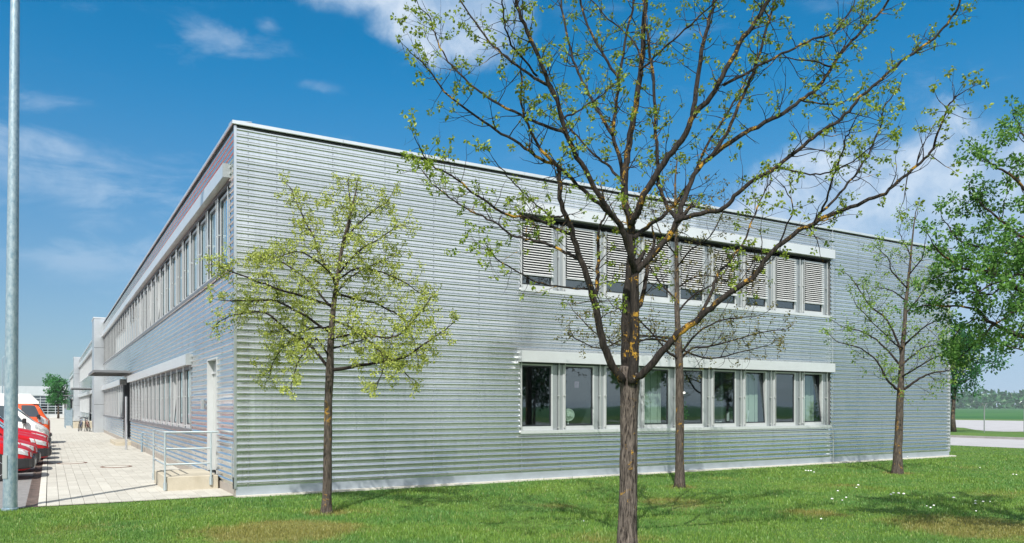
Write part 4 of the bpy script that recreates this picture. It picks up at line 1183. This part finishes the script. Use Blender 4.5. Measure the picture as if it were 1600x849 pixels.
t3_trunk = [(1062, 764, 15), (1062, 700, 13.5), (1062, 640, 13), (1062, 590, 12.5), (1061, 560, 12), (1058, 480, 8), (1057, 400, 7), (1056, 340, 5), (1055, 290, 3), (1058, 250, 2)]
t3_limbs = [
 ([(1062,562),(1081,545),(1111,541),(1150,530),(1190,520),(1225,515)],4.5,1.5,0,.6), ([(1060,562),(1043,549),(1032,537),(1013,515),(998,500),(960,480)],4.5,1.4,0,-.6), ([(1062,555),(1090,520),(1130,500),(1180,495)],4,1.3,0,-.9),
 ([(1059,540),(1020,530),(970,540),(930,520),(900,490)],4,1.3,0,.7), ([(1058,490),(1085,460),(1120,440),(1150,400)],3.6,1.2,0,.9), ([(1058,470),(1030,440),(1000,400),(960,390)],3.6,1.2,0,1.0),
 ([(1057,420),(1080,390),(1110,370),(1130,330)],3.2,1.2,0,-1.0), ([(1057,400),(1035,370),(1020,330)],3,1.2,0,-.8), ([(1056,360),(1075,330),(1100,300)],2.8,1.1,0,.6), ([(1060,545),(1110,560),(1160,550),(1200,540)],3.4,1.2,0,1.3),
 ([(1059,530),(990,525),(940,545),(900,530)],3.4,1.2,0,-1.4), ([(1058,450),(1100,430),(1160,450)],3,1.1,0,1.4), ([(1056,330),(1040,300),(1035,270)],2.4,1,0,.4)]
cfg_3 = dict(leaf=.6, n=(4, 9), spread=.05, size=.045, sub=4.2, rate=6.5, len=.85, wig=.32, up=.10, droop=.2, side=.05, tr=.008)
r3, b3 = limb_tree('tree', 'slender tree standing behind the big bare trunk, few leaves, straight brown stem', 17.2, 1062, t3_trunk, t3_limbs, cfg_3, M['leaf_brown'], M['bark_warm'], M['twig'], .12)
m = MB(); m.lathe(at(1069, 614, 17.05)-b3, -FWD, [(0, .028), (.006, .028)], 12); m.build('tree_tag', M['carwhite'], r3)

t4_trunk = [(1402, 743, 15), (1403, 700, 12.5), (1405, 660, 11.5), (1407, 615, 10.5), (1410, 555, 7), (1415, 485, 5.5), (1418, 451, 4.5), (1423, 400, 3), (1428, 353, 2), (1430, 335, 1.4)]
t4_limbs = [
 ([(1406,611),(1396,604),(1383,588),(1370,564),(1345,545),(1310,535)],5,1.4,0,-.7), ([(1408,611),(1419,604),(1436,592),(1457,583),(1482,579),(1500,570)],5,1.4,0,.7), ([(1410,560),(1399,526),(1381,495),(1358,477),(1345,456),(1332,438)],4,1.3,0,.5),
 ([(1409,575),(1376,537),(1350,520),(1315,510)],3.8,1.2,0,1.1), ([(1417,450),(1394,425),(1389,405),(1376,392)],3,1.1,0,-.5), ([(1413,540),(1430,524),(1449,508),(1470,500)],3.6,1.2,0,-.9), ([(1415,490),(1440,460),(1455,430)],3,1.1,0,.8),
 ([(1416,470),(1395,455),(1375,450)],2.8,1.1,0,1.0), ([(1420,430),(1440,405),(1445,380)],2.4,1,0,-.6), ([(1411,545),(1390,530),(1340,480)],3.2,1.1,0,-1.2), ([(1410,570),(1440,545),(1465,540)],3.2,1.1,0,1.3), ([(1423,400),(1410,375),(1405,360)],2,.9,0,.4), ([(1408,590),(1440,570),(1470,555)],3.2,1.1,0,-1.3)]
cfg_4 = dict(leaf=.66, n=(7, 12), spread=.085, size=.050, sub=4, rate=5.6, len=.8, wig=.32, up=.10, droop=.25, side=.12, tr=.008)
limb_tree('tree', 'young tree with thin soft green leaves before the far right end of the facade', 20.6, 1402, t4_trunk, t4_limbs, cfg_4, M['leaf_pale'], M['bark_warm'], M['twig'], .12)

# dense fresh green tree whose trunk stands just beyond the right edge
t5_trunk = [(1745, 862, 40), (1742, 780, 34), (1738, 680, 31), (1733, 600, 29), (1728, 520, 24), (1722, 420, 18), (1716, 300, 12), (1712, 180, 8), (1710, 60, 4)]
t5_limbs = [
 ([(1730,560),(1660,540),(1600,527),(1570,516),(1545,502),(1526,483),(1490,478),(1440,478)],11,2,0,.3), ([(1728,520),(1665,480),(1600,456),(1570,436),(1540,425),(1505,420),(1478,402),(1460,385)],10,2,0,-.3),
 ([(1726,500),(1670,440),(1620,390),(1570,350),(1545,330),(1525,310)],9,2,0,.6), ([(1722,420),(1670,360),(1620,320),(1585,280),(1560,262),(1540,252)],8,2,0,-.4), ([(1718,330),(1670,290),(1625,255),(1600,215),(1590,190)],7,2,0,.2),
 ([(1728,540),(1670,500),(1620,480),(1580,490),(1540,520),(1515,545)],7,2,0,.9), ([(1730,560),(1680,560),(1630,560),(1590,545)],7,2,0,-.6), ([(1726,500),(1690,470),(1630,430),(1590,400),(1540,390),(1500,375),(1480,350)],7,2,0,1.0),
 ([(1724,450),(1680,410),(1640,390),(1600,370),(1580,372)],6,2,0,-1.0), ([(1716,300),(1680,240),(1650,190),(1640,150)],6,2,0,.3), ([(1728,520),(1790,480),(1850,450),(1890,400)],9,2,0,.3), ([(1722,420),(1780,370),(1830,330)],8,2,0,-.5),
 ([(1718,330),(1770,270),(1800,220)],6,2,0,.4), ([(1730,550),(1740,520),(1760,460),(1780,400)],8,2,0,-1.5), ([(1728,500),(1720,460),(1700,400),(1690,340)],8,2,0,1.5), ([(1730,540),(1700,500),(1640,460),(1600,430),(1560,440),(1530,455)],6,2,0,-1.2),
 ([(1545,502),(1520,500),(1500,515),(1490,530)],3,1.2,.15,.5), ([(1505,420),(1480,425),(1455,440)],3,1.2,-.2,.2), ([(1570,436),(1550,460),(1500,455),(1465,470)],3.4,1.2,-.2,.3), ([(1730,555),(1690,470),(1660,450),(1620,470),(1590,480)],5,2,0,1.6)]
cfg_5 = dict(leaf=.98, n=(18, 28), spread=.08, size=.040, sub=5.5, rate=6.0, len=.52, wig=.35, up=.08, droop=.2, side=.25, tr=.008)
limb_tree('tree', 'full fresh green tree reaching in from the right edge in front of the building end', 10.2, 1745, t5_trunk, t5_limbs, cfg_5, M['leaf_green'], M['bark_warm'], M['limb'], .2)

def crown_tree(name, label, base, h, crown_r, crown_h, z0, leafmat, nclump=90, leaves=60, lsize=.16, trunk_r=.14, group=None, seed=0):
    """ordinary round-headed tree: tapered trunk, limbs, leaf clumps through an uneven crown"""
    rs = random.getstate(); random.seed(seed)
    root = empty(name, base, 0, label, 'tree', group)
    m = MB(); top = z0+crown_h*.75
    pts = [Vector((random.gauss(0, .04)*k, random.gauss(0, .04)*k, top*k/6-.06 if k == 0 else top*k/6)) for k in range(7)]
    m.tube(pts, [trunk_r*(1.25 if k == 0 else 1-.8*k/6) for k in range(7)], 10); m.build('trunk', M['bark_warm'], root, smooth=True)
    lv = Leaves(); m = MB()
    lobes = [(unit(), random.uniform(.6, 1.0)) for _ in range(9)]
    for i in range(nclump):
        d = unit(); rr = random.random()**.42
        e = .72+.28*max(max(0, d.dot(l))**6*a for l, a in lobes)*1.6
        p = Vector((d.x*crown_r*rr*e, d.y*crown_r*rr*e, z0+crown_h*.5+d.z*crown_h*.5*rr*e))
        cs = crown_r*random.uniform(.13, .26)
        if random.random() < .45:
            q = pts[min(6, max(2, int(p.z/top*5)))]
            m.tube([q, q.lerp(p, .5)+unit()*.1, p], [trunk_r*.25, trunk_r*.15, .01], 5, cap=False)
        lv.cluster(p, leaves, cs, lsize, .15)
    m.build('branches', M['twig'], root); lv.build('foliage', leafmat, root, Vector((0, 0, 0)))
    random.setstate(rs); return root
b6 = at(1490, 675, 54.5); b6.z = 0
crown_tree('tree', 'dark green round tree behind the building end, beside the road', b6, 8, 2.7, 5.6, 2.2, M['leaf_dark'], 110, 80, .17, .16, seed=3)
b7 = at(91, 660, 112); b7.z = 0
crown_tree('tree', 'distant dark green tree before the white garage hall', b7, 7, 2.0, 5.6, 1.4, M['leaf_mid'], 80, 60, .20, .14, seed=5)
# trees across the lawn behind the viewer, mirrored in the panes and the metal
k = 0
for x, y, h in ((6, -46, 8), (14, -43, 9), (21, -49, 8.5), (29, -42, 9), (36, -46, 8), (44, -40, 9.5), (53, -38, 8.5), (62, -33, 9), (72, -28, 9), (-14, -54, 8.5), (-30, -48, 9)):
    crown_tree('tree', 'round green tree in the row across the lawn', (x, y, 0), h, 2.9+.3*(k % 3), h-2.2, 2.0, M['leaf_green'] if k % 2 else M['leaf_dark'], 70, 40, .30, .16, 'trees across the lawn', seed=20+k); k += 1

# ------------------------------------------------------------------ fence, far wood
fence = empty('fence', (52, 10.95, 0), 0, 'wire security fence with forked posts between the roads', 'fence')
pmf = MB(); pmf.tube([(0, 0, -.05), (0, 0, 1.7)], .038, 8); pmf.tube([(0, 0, 1.68), (-.28, 0, 2.0)], .025, 6); pmf.tube([(0, 0, 1.68), (.28, 0, 2.0)], .025, 6)
PF = pmf.mesh('post', M['rim'])
for k in range(-14, 16): link('post', PF, None, fence, (0, k*2.55, 0))
m = MB()
for x, z in ((-.26, 1.98), (.26, 1.98), (-.14, 1.85), (.14, 1.85), (0, 1.6), (0, .9), (0, .15)): m.tube([(x, -36, z), (x, 39, z)], .005, 4, cap=False)
hl = [(.26*math.cos(a*.8), -30+a*.10, 1.92+.22*math.sin(a*.8)) for a in range(0, 640)]
m.tube(hl, .005, 3, cap=False)
m.build('wire', M['rim'], fence, kind='stuff')
lv = Leaves(); 
for k in range(1500):
    px = random.uniform(1300, 2300); t = random.uniform(560, 760)
    p = at(px, HY, t); hgt = (9+3*math.sin(px*.021)+2*math.sin(px*.067))*t/650
    p.z = random.random()**.7*hgt
    lv.cluster(p, 7, 3.2, 3.4, 0)
for k in range(900):
    px = random.uniform(-400, 330); t = random.uniform(560, 760)
    p = at(px, HY, t); p.z = random.random()**.7*9
    lv.cluster(p, 6, 3.2, 3.4, 0)
o = lv.build('woodland', M['leaf_dark'], None, Vector((0, 0, 0))); tag(o, 'far hazy wood along the horizon beyond the green field', 'woodland', kind='stuff')

# ------------------------------------------------------------------ small things
# fan on the sill of the second window
fan = empty('table_fan', (FX0+1*BAY+.25, .17, SILL1+.085), R(-25), 'cream table fan standing inside the second ground floor window', 'fan')
m = MB(); m.lathe((0, 0, 0), (0, 0, 1), [(0, .10), (.02, .10), (.035, .03)], 16); m.tube([(0, 0, .03), (0, .02, .30)], .02, 8); m.build('stand', M['ivory'], fan, smooth=True, angle=40)
m = MB(); m.lathe((0, .0, .36), (0, 1, 0), [(-.02, .05), (.08, .05), (.12, .03)], 14); m.build('motor', M['ivory'], fan, smooth=True, angle=40)
m = MB(); m.ring((0, -.05, .36), (0, 1, 0), .19, .012, 28, 6); m.ring((0, -.085, .36), (0, 1, 0), .12, .004, 24, 4); m.lathe((0, -.095, .36), (0, 1, 0), [(0, .05), (.01, .055)], 14)
for k in range(24):
    a = 2*math.pi*k/24; m.tube([(.05*math.cos(a), -.09, .36+.05*math.sin(a)), (.13*math.cos(a), -.085, .36+.13*math.sin(a)), (.19*math.cos(a), -.05, .36+.19*math.sin(a))], .003, 4)
m.lathe((0, -.018, .36), (0, 1, 0), [(0, .185), (.01, .185)], 28)
m.build('guard', M['ivory'], fan); fan.scale = (.78, .78, .78)
for k in range(3):
    a = 2*math.pi*k/3; vs = []
    for r, w in ((.04, .2), (.10, .62), (.165, .5)):
        vs += [(r*math.cos(a-w), -.06, .36+r*math.sin(a-w)), (r*math.cos(a+w), -.03, .36+r*math.sin(a+w))]
    m = MB(); m.add(vs, [(0, 1, 3, 2), (2, 3, 5, 4)]); m.build('blade', M['ivory'], fan)
m = MB(); m.box(0, .13, 0, .004, 0, .16); o = m.build('sticker', M['sticker'], None, (FX0+1*BAY+.42, .13, SILL1+1.05)); tag(o, 'small pinkish poster on the glass above the fan', 'poster')
# plant in the fifth window, screen in the seventh, small box in the sixth
pt_ = empty('potted_plant', (FX0+4*BAY+.22, .30, SILL1+.06), 0, 'leafy green pot plant inside the window behind the slender tree', 'plant')
m = MB(); m.lathe((0, 0, 0), (0, 0, 1), [(0, .07), (.14, .095), (.14, .08)], 14); m.build('pot', M['pot'], pt_)
lv = Leaves()
for k in range(26): lv.cluster(Vector((random.gauss(.08, .12), random.gauss(0, .07), random.uniform(.16, .62))), 7, .06, .10, .3)
lv.build('foliage', M['leaf_green'], pt_, Vector((0, 0, 0)))
mo = empty('monitor', (FX0+6*BAY+.34, .62, SILL1+.02), R(-35), 'dark computer screen seen inside the seventh ground floor window', 'monitor')
m = MB(); m.bbox(-.24, .24, -.02, .03, .10, .46, .01); m.build('screen', M['black'], mo)
m = MB(); m.box(-.12, .12, -.09, .09, 0, .015); m.box(-.03, .03, -.0, .02, .015, .12); m.build('stand', M['black'], mo)
m = MB(); m.box(-.30, -.06, -.06, -.058, .12, .42); m.add([(.02, -.1, .02), (.30, -.14, .06), (.34, -.12, .44), (.05, -.06, .40)], [(0, 1, 2, 3)]); o = m.build('paper', M['paper'], mo)
bx_ = empty('desk_box', (FX0+5*BAY+.48, .22, SILL1+.10), R(10), 'small white box with dark papers on the sixth window sill', 'box')
m = MB(); m.bbox(-.10, .10, -.05, .05, 0, .05, .006); m.build('tray', M['paper'], bx_)
m = MB(); m.bbox(-.05, .05, -.04, .04, .051, .09, .006); m.build('lid', M['black'], bx_)
# daisies in the grass
dz = [(1396,770),(1392,772),(1404,771),(1412,772),(1448,787),(1454,791),(1459,788),(1490,778),(1524,781),(1524,785),(1536,783),(1547,781),(1525,795),(1531,729),(1583,740),(1588,741),(1316,779),(1322,776),(1309,766),(1338,760),(1341,758),(1300,780),(1418,713),(912,810),(1283,808),(1259,735),(1263,736),(1267,736),(1272,737)]
flower = None
for i, (x, y) in enumerate(dz):
    t = F_PX*(CAM.z-.09)/(y-HY); p = at(x, y, t); p.z = 0
    if flower is None:
        flower = empty('daisy', p, 0, 'small white flower head standing in the lawn grass', 'flower', 'white flowers dotted over the lawn')
        m = MB(); m.tube([(0, 0, 0), (.004, 0, .05), (0, .003, .09)], .0025, 4); m.build('stem', M['leaf_green'], flower)
        m = MB(); m.lathe((0, 0, .085), (0, 0, 1), [(0, .008), (.006, .026), (.016, .028), (.026, .016), (.030, .004)], 9); m.build('flower_head', M['paper'], flower, smooth=True)
    else:
        c = copy_tree(flower); c.location = p
    s_ = random.uniform(.45, .78)*(1.25 if t > 14 else 1.0); (flower if i == 0 else c).scale = (s_, s_, s_)

# ------------------------------------------------------------------ air
def make_haze():
    m = bpy.data.materials.new('haze'); m.use_nodes = True; g = NT(m.node_tree)
    v = g.n('ShaderNodeVolumePrincipled', ins={'Color': (.80, .90, 1, 1), 'Density': .00028, 'Anisotropy': .0})
    o = g.n('ShaderNodeOutputMaterial'); m.node_tree.links.new(v.outputs[0], o.inputs['Volume'])
    b = MB(); b.box(-3000, 3000, -3000, 3000, -1.2, 16)
    h = b.build('haze', m); h['kind'] = 'stuff'; h['label'] = 'thin pale haze over the fields'
make_haze()
